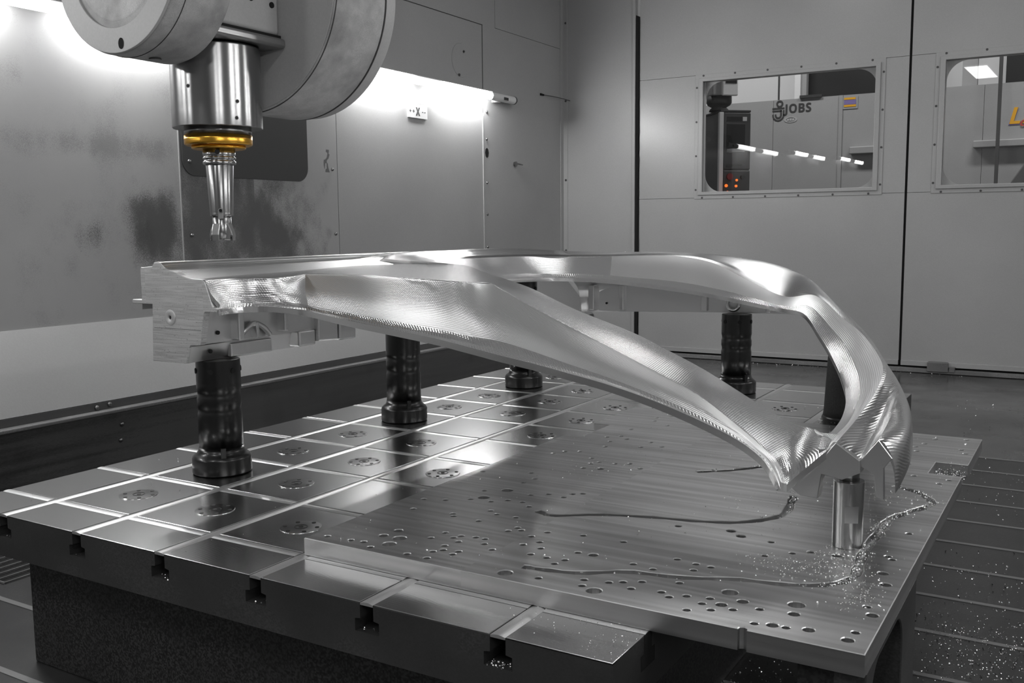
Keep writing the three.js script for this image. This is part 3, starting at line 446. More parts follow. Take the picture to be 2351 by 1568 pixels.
// ---------------------------------------------------------------- supporting columns
function column(label, x, z, h, style) {
  const c = thing('support_column', label, 'column', [x, 0, z], 'black fixture columns');
  mesh('base', lathe([[0.001, 0.0], [0.070, 0.0], [0.0722, 0.003], [0.0722, 0.036], [0.070, 0.042], [0.0645, 0.047], [0.060, 0.050], [0.0562, 0.056], [0.054, 0.066], [0.0, 0.066]].map(([r, y]) => [Math.max(r, 0.0005), y])), M.black, c);
  if (style) { mesh('shaft', lathe([[0.0005, 0.02], [0.072, 0.02], [0.066, 0.06], [0.063, 0.12], [0.057, h - 0.03], [0.054, h - 0.028], [0.054, h], [0.0005, h]]), M.blackMatte, c); return; }
  const m = [[0.0005, 0.066], [0.0538, 0.066], [0.0538, 0.120], [0.0533, 0.1215], [0.0538, 0.123]];
  for (const y of style ? [] : [0.160, 0.2]) m.push([0.0538, y - 0.012], [0.0522, y - 0.006], [0.0516, y], [0.0522, y + 0.006], [0.0538, y + 0.012]);
  m.push([0.0538, h - 0.058], [0.0532, h - 0.056], [0.0538, h - 0.054], [0.0535, h - 0.001], [0.052, h], [0.0005, h]);
  mesh('shaft', lathe(m), style ? M.blackMatte : M.black, c);
  const hg = cyl(0.007, 0.007, 0.006, 12).rotateX(Math.PI / 2);
  for (let k = 0; k < 6; k++) { const a = k * Math.PI / 3 + 0.5, b = mesh('set_screw', hg, M.seal, c); b.position.set(0.0525 * Math.sin(a), h - 0.026, 0.0525 * Math.cos(a)); b.rotation.y = a; }
  const kg = merge([bx(-0.006, 0.006, 0.042, 0.07, 0.05, 0.066)]);
  const k = mesh('key_block', kg, M.black, c); k.rotation.y = 0.9;
}
column('black ribbed column under the squared end block of the workpiece', 0.125, -0.498, 0.284);
column('black ribbed column under the middle of the long workpiece spine', 0.125, -1.248, 0.40);
column('black ribbed column at the far end of the workpiece spine', 0.125, -1.998, 0.40);
column('black ribbed column under the rear web of the workpiece near the doors', 0.875, -2.248, 0.284);
column('matt black column with chips round its foot under the curved rear arm', 1.375, -1.748, 0.268, 1);
{
  const p = thing('steel_post', 'short bright steel post on the plate under the pointed workpiece tip', 'post', [1.628, PT, -0.572]);
  mesh('shaft', lathe([[0.0005, 0], [0.0262, 0], [0.0265, 0.001], [0.0265, 0.118], [0.0255, 0.1195], [0.0005, 0.1195]], 40), M.steelPost, p);
  mesh('wrench_flat', bx(-0.0115, 0.0115, 0.048, 0.078, 0.0255, 0.0268), M.steelFlat, p).rotation.y = 0.42;
  mesh('neck', lathe([[0.0005, 0.1195], [0.018, 0.1195], [0.018, 0.165], [0.0005, 0.165]], 32), M.steelPost, p);
}
// ---------------------------------------------------------------- the milled workpiece
function catmull(a, b, c, d, t) { const r = []; for (let k = 0; k < 3; k++) r.push(0.5 * ((2 * b[k]) + (c[k] - a[k]) * t + (2 * a[k] - 5 * b[k] + 4 * c[k] - d[k]) * t * t + (3 * b[k] - a[k] - 3 * c[k] + d[k]) * t * t * t)); return r; }
function resample(pts, n) { const out = [], m = pts.length - 1; for (let i = 0; i < m; i++) for (let k = 0; k < n; k++) out.push(catmull(pts[Math.max(i - 1, 0)], pts[i], pts[i + 1], pts[Math.min(i + 2, m)], k / n)); out.push(pts[m]); return out; }
// a skin between stations: rows along the arm, columns across; underside a wall thickness below
function loft(stations, nAlong, nAcross, thick, crease = 0.5, from = 0, to = 99) {
  const cols = stations[0].length, along = []; for (let c = 0; c < cols; c++) along.push(resample(stations.map((s) => s[c]), nAlong));
  const rows = along[0].map((_, r) => resample(along.map((col) => col[r]), nAcross).slice(from * nAcross, to * nAcross + 1)), R = rows.length, Cn = rows[0].length;
  const pos = [], uv = [], idx = [], len = new Float32Array(R);
  let U = 0;
  const mid = Cn >> 1, dist = (a, b) => Math.hypot(a[0] - b[0], a[1] - b[1], a[2] - b[2]);
  for (let r = 0; r < R; r++) { if (r) U += dist(rows[r][mid], rows[r - 1][mid]); len[r] = U; }
  for (const side of [0, 1]) for (let r = 0; r < R; r++) { let V = 0; for (let c = 0; c < Cn; c++) { if (c) V += dist(rows[r][c], rows[r][c - 1]); const q = rows[r][c]; pos.push(q[0], q[1] - side * thick, q[2]); uv.push(len[r], V); } }
  const at = (s, r, c) => s * R * Cn + r * Cn + c;
  for (let r = 0; r < R - 1; r++) for (let c = 0; c < Cn - 1; c++) for (const s of [0, 1]) { const a = at(s, r, c), b = at(s, r, c + 1), d = at(s, r + 1, c), e = at(s, r + 1, c + 1); if (s) idx.push(a, b, d, b, e, d); else idx.push(a, d, b, b, d, e); }
  const put = (k) => { pos.push(pos[3 * k], pos[3 * k + 1], pos[3 * k + 2]); uv.push(0, 0); return pos.length / 3 - 1; };
  const skirt = (r0, c0, r1, c1) => { const a = put(at(0, r0, c0)), b = put(at(0, r1, c1)), d = put(at(1, r0, c0)), e = put(at(1, r1, c1)); idx.push(a, b, d, b, e, d); };
  for (let r = 0; r < R - 1; r++) { skirt(r + 1, 0, r, 0); skirt(r, Cn - 1, r + 1, Cn - 1); }
  for (let c = 0; c < Cn - 1; c++) { skirt(0, c, 0, c + 1); skirt(R - 1, c + 1, R - 1, c); }
  const g = new THREE.BufferGeometry(); g.setAttribute('position', new THREE.Float32BufferAttribute(pos, 3)); g.setAttribute('uv', new THREE.Float32BufferAttribute(uv, 2)); g.setIndex(idx);
  g.computeVertexNormals();
  return toCreasedNormals(g, crease);
}
const lerp3 = (a, b, t) => a.map((v, k) => v + (b[k] - v) * t), up = (a, dy) => [a[0], a[1] + dy, a[2]];
{
  const w = thing('milled_frame', 'large bright milled aluminium frame with two curved arms on black columns', 'workpiece');
  // front arm: lip, fillet, front face, crease, top, inner edge
  const fa = FA.map(([A, C, D]) => [A, lerp3(A, C, 0.10), lerp3(A, C, 0.20), lerp3(A, C, 0.52), lerp3(A, C, 0.95), C, lerp3(C, D, 0.06), lerp3(C, D, 0.55), D]);
  fa.forEach((s, i) => { const q = i < 4 ? 0 : i < 9 ? 0.012 : 0.008; s[1] = [s[1][0], s[1][1] - q * 0.7, s[1][2] - 0.008]; s[2] = [s[2][0], s[2][1] - q * 0.6, s[2][2] - 0.010]; s[7] = up(s[7], i > 9 && i < 17 ? 0.004 : 0); s[8] = up(s[8], i > 9 ? -0.002 : 0); });
  mesh('front_lip', loft(fa, 7, 4, 0.014, 0.5, 0, 2), M.aluRibs, w);
  mesh('front_bay', loft(fa.slice(0, 5), 7, 4, 0.014, 0.5, 2, 5), M.aluBay, w);
  mesh('front_face', loft(fa.slice(4), 7, 4, 0.014, 0.5, 2, 5), M.alu, w);
  mesh('front_plateau', loft(fa.slice(0, 10), 7, 4, 0.014, 0.5, 5, 8), M.aluFlat, w);
  mesh('front_top', loft(fa.slice(9), 7, 4, 0.014, 0.5, 5, 8), M.aluTop, w);
  // rear arm with an outer skirt
  const ra = RA.map((s, i) => { const o = s[5]; return [...s, [o[0] + (i > 10 ? 0.006 : 0), o[1] - 0.045, o[2] - (i < 10 ? 0.008 : 0)]]; });
  mesh('rear_lip', loft(ra, 7, 4, 0.013, 0.5, 0, 1), M.aluRibs, w);
  mesh('inner_bay', loft(ra.slice(0, 6), 7, 4, 0.013, 0.5, 1, 2), M.aluBay, w);
  mesh('rear_face', loft(ra.slice(5), 7, 4, 0.013, 0.5, 1, 2), M.alu, w);
  mesh('spine_ridge', loft(ra.slice(0, 5), 7, 4, 0.013, 0.5, 2, 6), M.aluFlat, w);
  mesh('rear_top', loft(ra.slice(4), 7, 4, 0.013, 0.5, 2, 6), M.aluTop, w);
  // spine top between the two
  const sp = [];
  for (const [z, xr, yr] of [[-0.395, 0.17, 0.487], [-0.52, 0.165, 0.488], [-0.65, 0.165, 0.489], [-0.78, 0.165, 0.491], [-0.9, 0.168, 0.494], [-1.0, 0.172, 0.496], [-1.1, 0.21, 0.496], [-1.16, 0.13, 0.505], [-1.3, 0.07, 0.518], [-1.8, 0.06, 0.520]]) {
    const f = Math.min(1, (xr - 0.045) / 0.12);
    sp.push([[-0.016, 0.43, z], [-0.016, 0.505, z], [-0.010, 0.513, z], [0.028, 0.516, z], [0.036, 0.5255, z], [0.045 + 0.012 * f, 0.5255, z], [0.048 + 0.026 * f, 0.5255 - 0.012 * f, z], [0.05 + (xr - 0.05) * 0.6, 0.511 + (yr - 0.511) * 0.6, z], [xr, yr, z]]);
  }
  mesh('spine_top', loft(sp, 4, 3, 0.02), M.aluCoarse, w);
  // squared end block under the spine
  const blk = shape([[-0.016, 0.424], [-0.050, 0.424], [-0.052, 0.427], [-0.052, 0.432], [-0.050, 0.434], [-0.016, 0.434], [-0.016, 0.508], [-0.010, 0.513], [0.028, 0.516], [0.036, 0.5253], [0.058, 0.5253], [0.075, 0.5115], [0.09, 0.507], [0.11, 0.502], [0.13, 0.4945], [0.155, 0.4885], [0.200, 0.487], [0.209, 0.482], [0.222, 0.45], [0.232, 0.424], [0.248, 0.419], [0.244, 0.412], [0.206, 0.4115], [0.202, 0.408], [0.186, 0.338], [0.182, 0.332], [0.150, 0.330], [0.145, 0.324], [0.132, 0.285], [0.014, 0.285], [0.022, 0.424]]);
  const hole = new THREE.Path(); hole.absarc(0.085, 0.394, 0.0055, 0, Math.PI * 2, true); blk.holes.push(hole);
  mesh('end_block', uvm(extr(blk, 0.016, 0.0012, 1).translate(0, 0, -0.411)), M.aluRaw, w);
  mesh('body_core', uvm(extr(shape([[-0.012, 0.43], [-0.012, 0.505], [0.16, 0.478], [0.16, 0.40], [0.155, 0.34], [0.135, 0.335], [0.127, 0.287], [0.018, 0.287], [0.024, 0.43]]), 0.36).translate(0, 0, -0.77)), M.aluSmooth, w);
  mesh('boss', lathe([[0.0055, 0], [0.0055, 0.003], [0.018, 0.003], [0.019, 0.001], [0.0195, 0]], 32).rotateX(Math.PI / 2).translate(0.085, 0.394, -0.395), M.aluRaw, w);
  mesh('core_joint', bx(0.026, 0.19, 0.3672, 0.3680, -0.3935, -0.396), M.line, w);
  // right flank of the spine: rail, pocket wall, ribs and lugs
  mesh('lower_rail', uvm(extr(shape([[0.127, 0.2855], [0.133, 0.2855], [0.146, 0.325], [0.150, 0.331], [0.118, 0.333], [0.118, 0.2855]]), 0.40).translate(0, 0, -0.80)), M.aluSmooth, w);
  mesh('rail_pad', rbx(0.135, 0.150, 0.286, 0.322, -0.52, -0.66, 0.004).rotateZ(0), M.aluSmooth, w);
  mesh('pocket_wall', uvm(extr(shape([[0.40, 0.331], [0.40, 0.413], [0.80, 0.425], [0.80, 0.331]]), 0.006).rotateY(Math.PI / 2).translate(0.162, 0, 0)), M.aluSmooth, w);
  for (const [z, ww, y0, y1] of [[-0.505, 0.02, 0.332, 0.412], [-0.662, 0.014, 0.34, 0.412]]) mesh('rib', rbx(0.150, 0.196, y0, y1, z, z - ww, 0.004), M.aluSmooth, w);
  mesh('saddle_rib', tube([[0.178, 0.335, -0.52], [0.18, 0.358, -0.545], [0.18, 0.368, -0.57], [0.18, 0.358, -0.60], [0.178, 0.335, -0.625]], 0.007), M.aluSmooth, w);
  mesh('rib', rbx(0.165, 0.19, 0.332, 0.372, -0.57, -0.58, 0.003), M.aluSmooth, w);
  for (const [x, y, z] of [[0.170, 0.355, -0.462], [0.1705, 0.398, -0.53], [0.1435, 0.308, -0.46]]) mesh('drilled_hole', cyl(0.005, 0.005, 0.004, 14).rotateZ(Math.PI / 2), M.seal, w).position.set(x, y, z);
  mesh('lug', rbx(0.12, 0.175, 0.290, 0.333, -0.735, -0.80, 0.006), M.aluSmooth, w);
  mesh('lug', uvm(extr(shape([[0.80, 0.30], [0.88, 0.296], [0.88, 0.40], [0.80, 0.40]]), 0.05, 0.004, 2).rotateY(Math.PI / 2).translate(0.13, 0, 0)), M.aluSmooth, w);
  mesh('lug', rbx(0.10, 0.185, 0.293, 0.40, -0.885, -0.955, 0.006), M.aluSmooth, w);
  // rear web seen through the opening
  const web = []; for (const [x, z] of [[0.30, -2.12], [0.45, -2.19], [0.647, -2.267], [0.834, -2.312], [1.067, -2.34]]) web.push([[x + 0.01, 0.286, z], [x + 0.004, 0.33, z - 0.004], [x, 0.375, z + 0.01], [x - 0.004, 0.40 - Math.max(0, (x - 0.5) * 0.09), z + 0.035]]);
  mesh('rear_web', loft(web.map((s) => s.slice().reverse()), 5, 4, 0.004), M.aluSmooth, w);
  mesh('web_back', uvm(extr(shape([[0.30, 0.286], [1.09, 0.286], [1.05, 0.36], [0.7, 0.44], [0.30, 0.47]]), 0.012).rotateY(0.285).translate(0.006, 0, -2.055)), M.aluSmooth, w);
  for (const [x, z, r] of [[0.36, -2.10, 0.012], [0.46, -2.15, 0.010], [0.75, -2.245, 0.012], [0.98, -2.27, 0.008]]) mesh('rib', rbx(x - r, x + r, 0.29, 0.385, z, z - 0.05, 0.004), M.aluSmooth, w);
  mesh('web_eye', new THREE.TorusGeometry(0.022, 0.006, 10, 28).translate(0.86, 0.318, -2.25), M.aluSmooth, w);
  mesh('drilled_hole', cyl(0.004, 0.004, 0.004, 12).rotateX(Math.PI / 2), M.seal, w).position.set(0.40, 0.315, -2.152);
  // the cut-off tip
  mesh('tip_wall', uvm(extr(shape(WALL1), 0.03, 0.001).translate(0, 0, -0.525)), M.aluSmooth, w);
  mesh('tip_wall', uvm(extr(shape(WALL2), 0.012, 0.001).translate(0, 0, -0.512)), M.aluSmooth, w);
  mesh('tip_pad', loft([[FA[17][2], lerp3(FA[17][2], RA[17][0], 0.5), RA[17][2]], [lerp3(FA[18][2], FA[17][2], 0.5), lerp3(FA[18][2], RA[18][2], 0.5), RA[18][2]]], 4, 4, 0.03), M.aluCoarse, w);
}
// ---------------------------------------------------------------- milling head and tool
{
  const X = 0.049, Z = -0.601, AY = 1.21;
  const h = thing('milling_machine', 'grey fork-shaped machine spindle unit with two round arms and a steel nose', 'milling machine', [X, AY, Z]);
  const disc = (R, z0, z1, b = 0.008) => { const d = z1 - z0, g = new THREE.LatheGeometry([[0.0005, 0], [R - b, 0], [R - b * 0.3, b * 0.3], [R, b], [R, d - b], [R - b * 0.3, d - b * 0.3], [R - b, d], [0.0005, d]].map(([r, y]) => new THREE.Vector2(r, y)), 96).rotateX(Math.PI / 2).translate(0, 0, z0); return uvCyl(g, R); };
  function uvCyl(g, R) { const p = g.attributes.position, uv = g.attributes.uv; for (let i = 0; i < p.count; i++) { const r = Math.hypot(p.getX(i), p.getY(i)); if (r > R * 0.97) uv.setXY(i, Math.atan2(p.getY(i), p.getX(i)) * R, p.getZ(i)); else uv.setXY(i, p.getX(i), p.getY(i)); } return g; }
  const fa = mesh('fork_arm', disc(0.209, 0.118, 0.281), M.headPaint, h);
  mesh('face_ring', uvm(extr((() => { const s = new THREE.Shape(); s.absarc(0, 0, 0.206, 0, Math.PI * 2); const q = new THREE.Path(); q.absarc(0, 0, 0.149, 0, Math.PI * 2, true); s.holes.push(q); return s; })(), 0.004, 0.0015, 2, 64).translate(0, 0, 0.280)), M.headSmooth, fa);
  mesh('arm_cover', uvm(lathe([[0.0005, 0.284], [0.13, 0.283], [0.143, 0.278], [0.147, 0.27]], 72).rotateX(Math.PI / 2)), M.headDisc, fa);
  mesh('seam_ring', new THREE.TorusGeometry(0.2092, 0.0012, 6, 96).translate(0, 0, 0.243), M.line, fa);
  mesh('threaded_hole', cyl(0.009, 0.009, 0.004, 16).rotateX(Math.PI / 2).scale(1, 1.4, 1).translate(0.012, -0.186, 0.2845), M.seal, fa);
  mesh('drain_plug', cyl(0.013, 0.015, 0.004, 20).translate(0.02, -0.2095, 0.20), M.screw, fa);
  const ra = mesh('fork_arm', disc(0.303, -0.316, -0.119), M.headPaint, h);
  mesh('end_ring', uvm(disc(0.296, -0.366, -0.318, 0.004)), M.headSmooth, ra);
  mesh('seam_ring', new THREE.TorusGeometry(0.3005, 0.0025, 6, 110).translate(0, 0, -0.317), M.line, ra);
  mesh('seam_ring', new THREE.TorusGeometry(0.3025, 0.0014, 6, 110).translate(0, 0, -0.124), M.line, ra);
  mesh('side_face', uvm(extr((() => { const s = new THREE.Shape(); s.absarc(0, 0, 0.297, 0, Math.PI * 2); return s; })(), 0.002, 0, 1, 72).translate(0, 0, -0.119)), M.headSmooth, ra);
  mesh('arm_root', rbx(-0.209, 0.209, 0, 0.42, 0.12, 0.279, 0.01), M.headPaint, h);
  mesh('arm_root', rbx(-0.30, 0.30, 0, 0.42, -0.315, -0.12, 0.01), M.headPaint, h);
  mesh('yoke', rbx(-0.30, 0.30, 0.40, 0.62, -0.33, 0.29, 0.02), M.headPaint, h);
  mesh('ram', rbx(-0.22, 0.22, 0.6, YC - AY, -0.26, 0.24, 0.01), M.headPaint, h);
  const hs = mesh('spindle_housing', rbx(-0.108, 0.112, -0.118, 0.30, -0.117, 0.117, 0.012), M.headSmooth, h);
  mesh('cover_screw', cyl(0.0075, 0.0075, 0.004, 14).rotateZ(Math.PI / 2), M.seal, hs).position.set(0.113, -0.04, -0.02);
  mesh('cover_screw', cyl(0.0075, 0.0075, 0.004, 14).rotateZ(Math.PI / 2), M.seal, hs).position.set(0.113, -0.045, -0.09);
  mesh('clamp_plate', rbx(-0.13, 0.132, -0.150, -0.126, -0.118, 0.118, 0.008, 3), M.steelFlat, h);
  mesh('clamp_gap', bx(-0.105, 0.116, -0.127, -0.117, -0.116, 0.116), M.seal, h);
  const sp = mesh('spindle_nose', lathe([[0.0005, -0.352], [0.098, -0.352], [0.109, -0.3535], [0.111, -0.3515], [0.111, -0.3115], [0.1104, -0.311], [0.111, -0.3105], [0.111, -0.158], [0.107, -0.152], [0.0005, -0.152]], 96), M.steel, h);
  mesh('nose_flange', lathe([[0.0005, -0.372], [0.083, -0.372], [0.083, -0.350], [0.0005, -0.350]], 80), M.steel, sp);
  const b = mesh('amber_ring', lathe([[0.0005, -0.396], [0.079, -0.396], [0.083, -0.3935], [0.084, -0.391], [0.084, -0.3835], [0.0835, -0.383], [0.084, -0.3825], [0.084, -0.372], [0.0005, -0.372]], 80), M.brass, sp);
  b.userData.label = 'amber brass coloured ring';
  mesh('amber_ring', lathe([[0.0005, -0.4045], [0.064, -0.4045], [0.067, -0.402], [0.067, -0.396], [0.0005, -0.396]], 72), M.brass, sp);
  const cg = cyl(0.0045, 0.0045, 0.003, 10).rotateX(Math.PI / 2);
  for (const [a, y] of [[1.25, -0.335], [1.28, -0.295], [0.2, -0.26]]) { const q = mesh('nose_screw', cg, M.boltHole, sp); q.position.set(0.1105 * Math.sin(a), y, 0.1105 * Math.cos(a)); q.rotation.y = a; }
  // the tool clamped in the spindle
  const t = thing('milling_cutter', 'slender steel tool holder with a toothed cutter head below the amber ring', 'cutter', [X, 0, Z]);
  const y = (v) => v;
  mesh('flange', lathe([[0.0005, y(0.767)], [0.039, y(0.767)], [0.041, 0.769], [0.041, 0.775], [0.0375, 0.777], [0.0375, 0.780], [0.041, 0.782], [0.041, 0.785], [0.038, 0.787], [0.038, 0.789], [0.0405, 0.791], [0.0405, 0.8055], [0.0005, 0.8055]], 56), M.steel, t);
  mesh('flange_stud', cyl(0.0062, 0.0062, 0.004, 16).rotateX(Math.PI / 2).translate(0, 0.797, 0.0405), M.boltHole, t).rotation.y = 0.72;
  mesh('taper_shank', lathe([[0.0005, 0.637], [0.0275, 0.637], [0.0285, 0.639], [0.0285, 0.645], [0.0280, 0.646], [0.0288, 0.648], [0.0345, 0.767], [0.0005, 0.767]], 56), M.steel, t);
  mesh('drive_key', merge([rbx(-0.0065, 0.0065, 0.630, 0.650, 0.024, 0.031, 0.001), cyl(0.0065, 0.0065, 0.007, 16).rotateX(Math.PI / 2).translate(0, 0.650, 0.0275)]), M.steelFlat, t).rotation.y = 0.75;
  mesh('key_screw', cyl(0.004, 0.004, 0.003, 14).rotateX(Math.PI / 2).translate(0, 0.651, 0.0312), M.seal, t).rotation.y = 0.75;
  mesh('cutter_body', lathe([[0.0005, 0.580], [0.022, 0.580], [0.0235, 0.60], [0.0235, 0.637], [0.0005, 0.637]], 40), M.steel, t);
  const tooth = uvm(extr(shape([[0.012, 0.577], [0.0325, 0.575], [0.0335, 0.590], [0.031, 0.600], [0.0235, 0.618], [0.012, 0.618]]), 0.016, 0.002, 2).translate(0, 0, -0.004));
  const insert = rbx(0.0285, 0.0345, 0.5745, 0.588, 0.0125, 0.0155, 0.001), dot = cyl(0.0022, 0.0022, 0.001, 10).rotateX(Math.PI / 2).translate(0.0315, 0.5815, 0.0157);
  for (let k = 0; k < 4; k++) { const q = mesh('tooth', tooth, M.steelFlat, t); q.rotation.y = k * Math.PI / 2 + 0.35; mesh('insert', insert, M.screwDark, q); mesh('insert_screw', dot, M.seal, q); }
}
// ---------------------------------------------------------------- grate left of the table
{
  const g = thing('floor_grate', 'open steel grating set in the floor beside the skirt', 'grate', [0, YF, 0]);
  const bar = bx(-0.002, 0.002, -0.02, 0.003, 0, -1.3), rods = [];
  for (let i = 0; i < 18; i++) mesh('grate_bar', bar, M.ledge, g).position.set(-0.632 - i * 0.042, 0, -0.36);
  for (let i = 0; i < 9; i++) rods.push(bx(-1.36, -0.63, -0.004, 0.0015, -0.362 - i * 0.15, -0.366 - i * 0.15));
  rods.forEach((r) => mesh('cross_rod', r, M.ledge, g));
  mesh('pit', bx(-1.38, -0.628, -0.004, -0.0035, -0.36, -1.68), M.seal, g);
}
// ---------------------------------------------------------------- the hall seen through the door windows
{
  const zW = -9;
  const hw = thing('hall_wall', 'white hall wall far behind the door windows', 'wall', [0, 0, 0], null, 'structure');
  mesh('panel', bx(-7, 7, YF, 4.2, -9.75, -9.9), M.hallWhite, hw);
  mesh('side_panel', bx(-7.2, -7, YF, 4.2, ZB - 0.2, -11.8), M.hallWhite, hw); mesh('side_panel', bx(7, 7.2, YF, 4.2, ZB - 0.2, -11.8), M.hallWhite, hw);
  const hc = mesh('hall_ceiling', bx(-7.2, 7.2, 4.2, 4.3, ZB - 0.12, -11.8), M.ceiling); tag(hc, 'ceiling of the hall beyond the doors', 'ceiling', null, 'structure');
  const hf = mesh('hall_floor', bx(-7.2, 7.2, YF - 0.1, YF - 0.005, -9.1, -11.8), M.floor); tag(hf, 'floor of the hall beyond the doors', 'floor', null, 'structure');
  const e = thing('machine_enclosure', 'grey sheet enclosure of a second machine lettered JOBS behind the door window', 'machine', [0, 0, 0]);
  for (const [a, b] of [[-2.6, -0.972], [-0.968, -0.312], [-0.272, 1.0], [1.004, 3.2]]) mesh('enclosure_panel', bx(a, b, YF, 1.888, zW, zW - 0.04), M.hallGrey, e);
  mesh('joint_post', bx(-0.310, -0.274, YF, 1.888, zW + 0.01, zW - 0.04), M.hallGrey, e);
  mesh('rail', rbx(-0.185, 0.35, 1.30, 1.372, zW + 0.08, zW, 0.01), M.hallGrey, e);
  mesh('rail', rbx(0.93, 3.0, 1.305, 1.372, zW + 0.08, zW, 0.01), M.hallGrey, e);
  mesh('opening', bx(-0.644, 0.05, 1.90, 2.9, zW - 0.1, zW - 0.2), M.hallDark, hw);
  mesh('opening', bx(1.165, 3, 1.875, 2.9, zW - 0.1, zW - 0.2), M.hallDark, hw);
  mesh('white_post', bx(-0.757, -0.70, 1.888, 2.9, zW, zW - 0.1), M.white, hw);
  mesh('grey_post', bx(-0.70, -0.644, 1.888, 2.9, zW - 0.02, zW - 0.12), M.hallGrey, hw);
  mesh('conduit', bx(-0.942, -0.928, 1.888, 2.9, zW - 0.05, zW - 0.07), M.ink, hw);
  mesh('grey_post', bx(0.80, 0.93, 1.888, 2.9, zW - 0.05, zW - 0.12), M.hallGrey, hw);
  mesh('cable_tray', bx(-0.70, -0.48, 1.888, 1.915, zW + 0.02, zW - 0.05), M.ink, e);
  mesh('dark_post', bx(1.135, 1.165, 0.96, 2.9, zW + 0.25, zW + 0.22), M.screwDark, hw);
  mesh('dark_cover', uvm(extr(shape([[1.27, 0.955], [1.6, 0.955], [1.6, 1.25], [1.40, 1.16]]), 0.05, 0.01, 2).translate(0, 0, zW + 0.3)), M.cabinet, e);
  const put = (g, m, x, y, dz = 0.002, n = 'lettering') => { mesh(n, g, m, e).position.set(x, y, zW + dz); };
  put(text('JOBS', 0.088, 0.002), M.ink, -0.855, 1.752);
  const ringO = (R, r) => { const s = new THREE.Shape(); s.absarc(0, 0, R, 0, Math.PI * 2); const q = new THREE.Path(); q.absarc(0, 0, r, 0, Math.PI * 2, true); s.holes.push(q); return extr(s, 0.002, 0, 1, 24); };
  put(ringO(0.036, 0.019), M.ink, -0.905, 1.848, 0.002, 'emblem');
  const jShape = (o, i) => { const s = new THREE.Shape(); s.moveTo(o, 0.05); s.lineTo(o, 0); s.absarc(0, 0, o, 0, -Math.PI, true); s.lineTo(-o, 0.01); s.lineTo(-i, 0.01); s.lineTo(-i, 0); s.absarc(0, 0, i, -Math.PI, 0, false); s.lineTo(i, 0.05); s.closePath(); return extr(s, 0.002, 0, 1, 16); };
  put(jShape(0.062, 0.047), M.ink, -0.918, 1.735, 0.002, 'emblem'); put(jShape(0.036, 0.020), M.ink, -0.918, 1.735, 0.002, 'emblem');
  put(bx(-0.062, 0.062, 0.063, 0.078, 0, 0.002), M.ink, -0.918, 1.733, 0.002, 'emblem'); put(bx(-0.062, 0.036, 0.036, 0.05, 0, 0.002), M.ink, -0.918, 1.735, 0.002, 'emblem');
  const ov = ringO(0.03, 0.022).scale(2.2, 1, 1); put(ov, M.headSmooth, -0.79, 1.682, 0.002, 'emblem'); for (const k of [-1, 0, 1]) put(bx(-0.010, 0.010, -0.011, 0.011, 0, 0.002), M.headSmooth, -0.79 + k * 0.027, 1.682, 0.002, 'emblem');
  const st = mesh('sticker', bx(0, 0.155, -0.055, 0.065, 0, 0.004), M.hallGrey, e); st.position.set(-0.285, 1.805, zW + 0.002);
  put(bx(0, 0.11, 0, 0.02, 0, 0.002), M.orange, -0.262, 1.84, 0.007, 'sticker_stripe'); put(bx(0, 0.115, 0, 0.045, 0, 0.002), M.purple, -0.262, 1.792, 0.007, 'sticker_stripe'); put(bx(0, 0.115, 0, 0.02, 0, 0.002), M.orange, -0.262, 1.77, 0.007, 'sticker_stripe');
  const skew = (g) => { const p = g.attributes.position; for (let i = 0; i < p.count; i++) p.setX(i, p.getX(i) + 0.25 * p.getY(i)); return g; };
  put(skew(text('Li', 0.155, 0.004)).scale(1.05, 0.9, 1), M.purple, 1.192, 1.503, 0.001); put(skew(text('Li', 0.15, 0.006)), M.orange, 1.2, 1.512, 0.002);
  put(skew(text('co', 0.07, 0.003)), M.red, 1.30, 1.49, 0.009);
  // control cabinet right behind the door, one corner towards the glass
  const c = thing('control_cabinet', 'dark control cabinet with glowing orange buttons and a swivel monitor behind glass', 'cabinet', [-0.835, YF, -6.98]);
  c.rotation.y = 0.72;
  mesh('body', rbx(0.005, 0.272, 0, 1.962, -0.62, -0.006, 0.01), M.cabinet, c);
  mesh('edge_trim', rbx(-0.012, 0.03, 0, 1.96, -0.03, 0.004, 0.008), M.cabinetEdge, c);
  mesh('top_cap', rbx(0.0, 0.275, 1.960, 1.978, -0.62, 0.0, 0.004), M.ink, c);
  mesh('front_panel', rbx(0.03, 0.272, 1.475, 1.955, -0.02, 0.006, 0.008), M.cabinetFront, c);
  mesh('button_panel', rbx(0.03, 0.272, 0.6, 1.468, -0.02, 0.006, 0.008), M.cabinetFront, c);
  mesh('screen', rbx(0.055, 0.22, 1.62, 1.86, 0.004, 0.010, 0.003), M.screenBlack, c);
  mesh('screen_bar', bx(0.055, 0.19, 1.885, 1.92, 0.005, 0.009), M.screenBlack, c);
  mesh('label_tag', bx(0.198, 0.235, 1.885, 1.92, 0.005, 0.009), M.cabinetEdge, c);
  mesh('keypad', bx(0.055, 0.20, 1.50, 1.52, 0.005, 0.009), M.ink, c);
  mesh('emergency_button', cyl(0.028, 0.028, 0.02, 20).rotateX(Math.PI / 2).translate(0.085, 1.415, 0.014), M.darkRed, c);
  for (const [x, y, r] of [[0.15, 1.385, 0.010], [0.145, 1.335, 0.011], [0.055, 1.338, 0.013], [0.068, 1.285, 0.009]]) mesh('button_lamp', cyl(r, r, 0.012, 16).rotateX(Math.PI / 2).translate(x, y, 0.010), M.lampOrange, c);
  { const p = new THREE.PointLight(0xff6622, 0.004, 0, 2); p.position.set(-0.70, 1.35, -6.9); scene.add(p); }
  mesh('knob', cyl(0.018, 0.018, 0.03, 16).rotateX(Math.PI / 2).translate(0.20, 1.41, 0.016), M.ink, c);
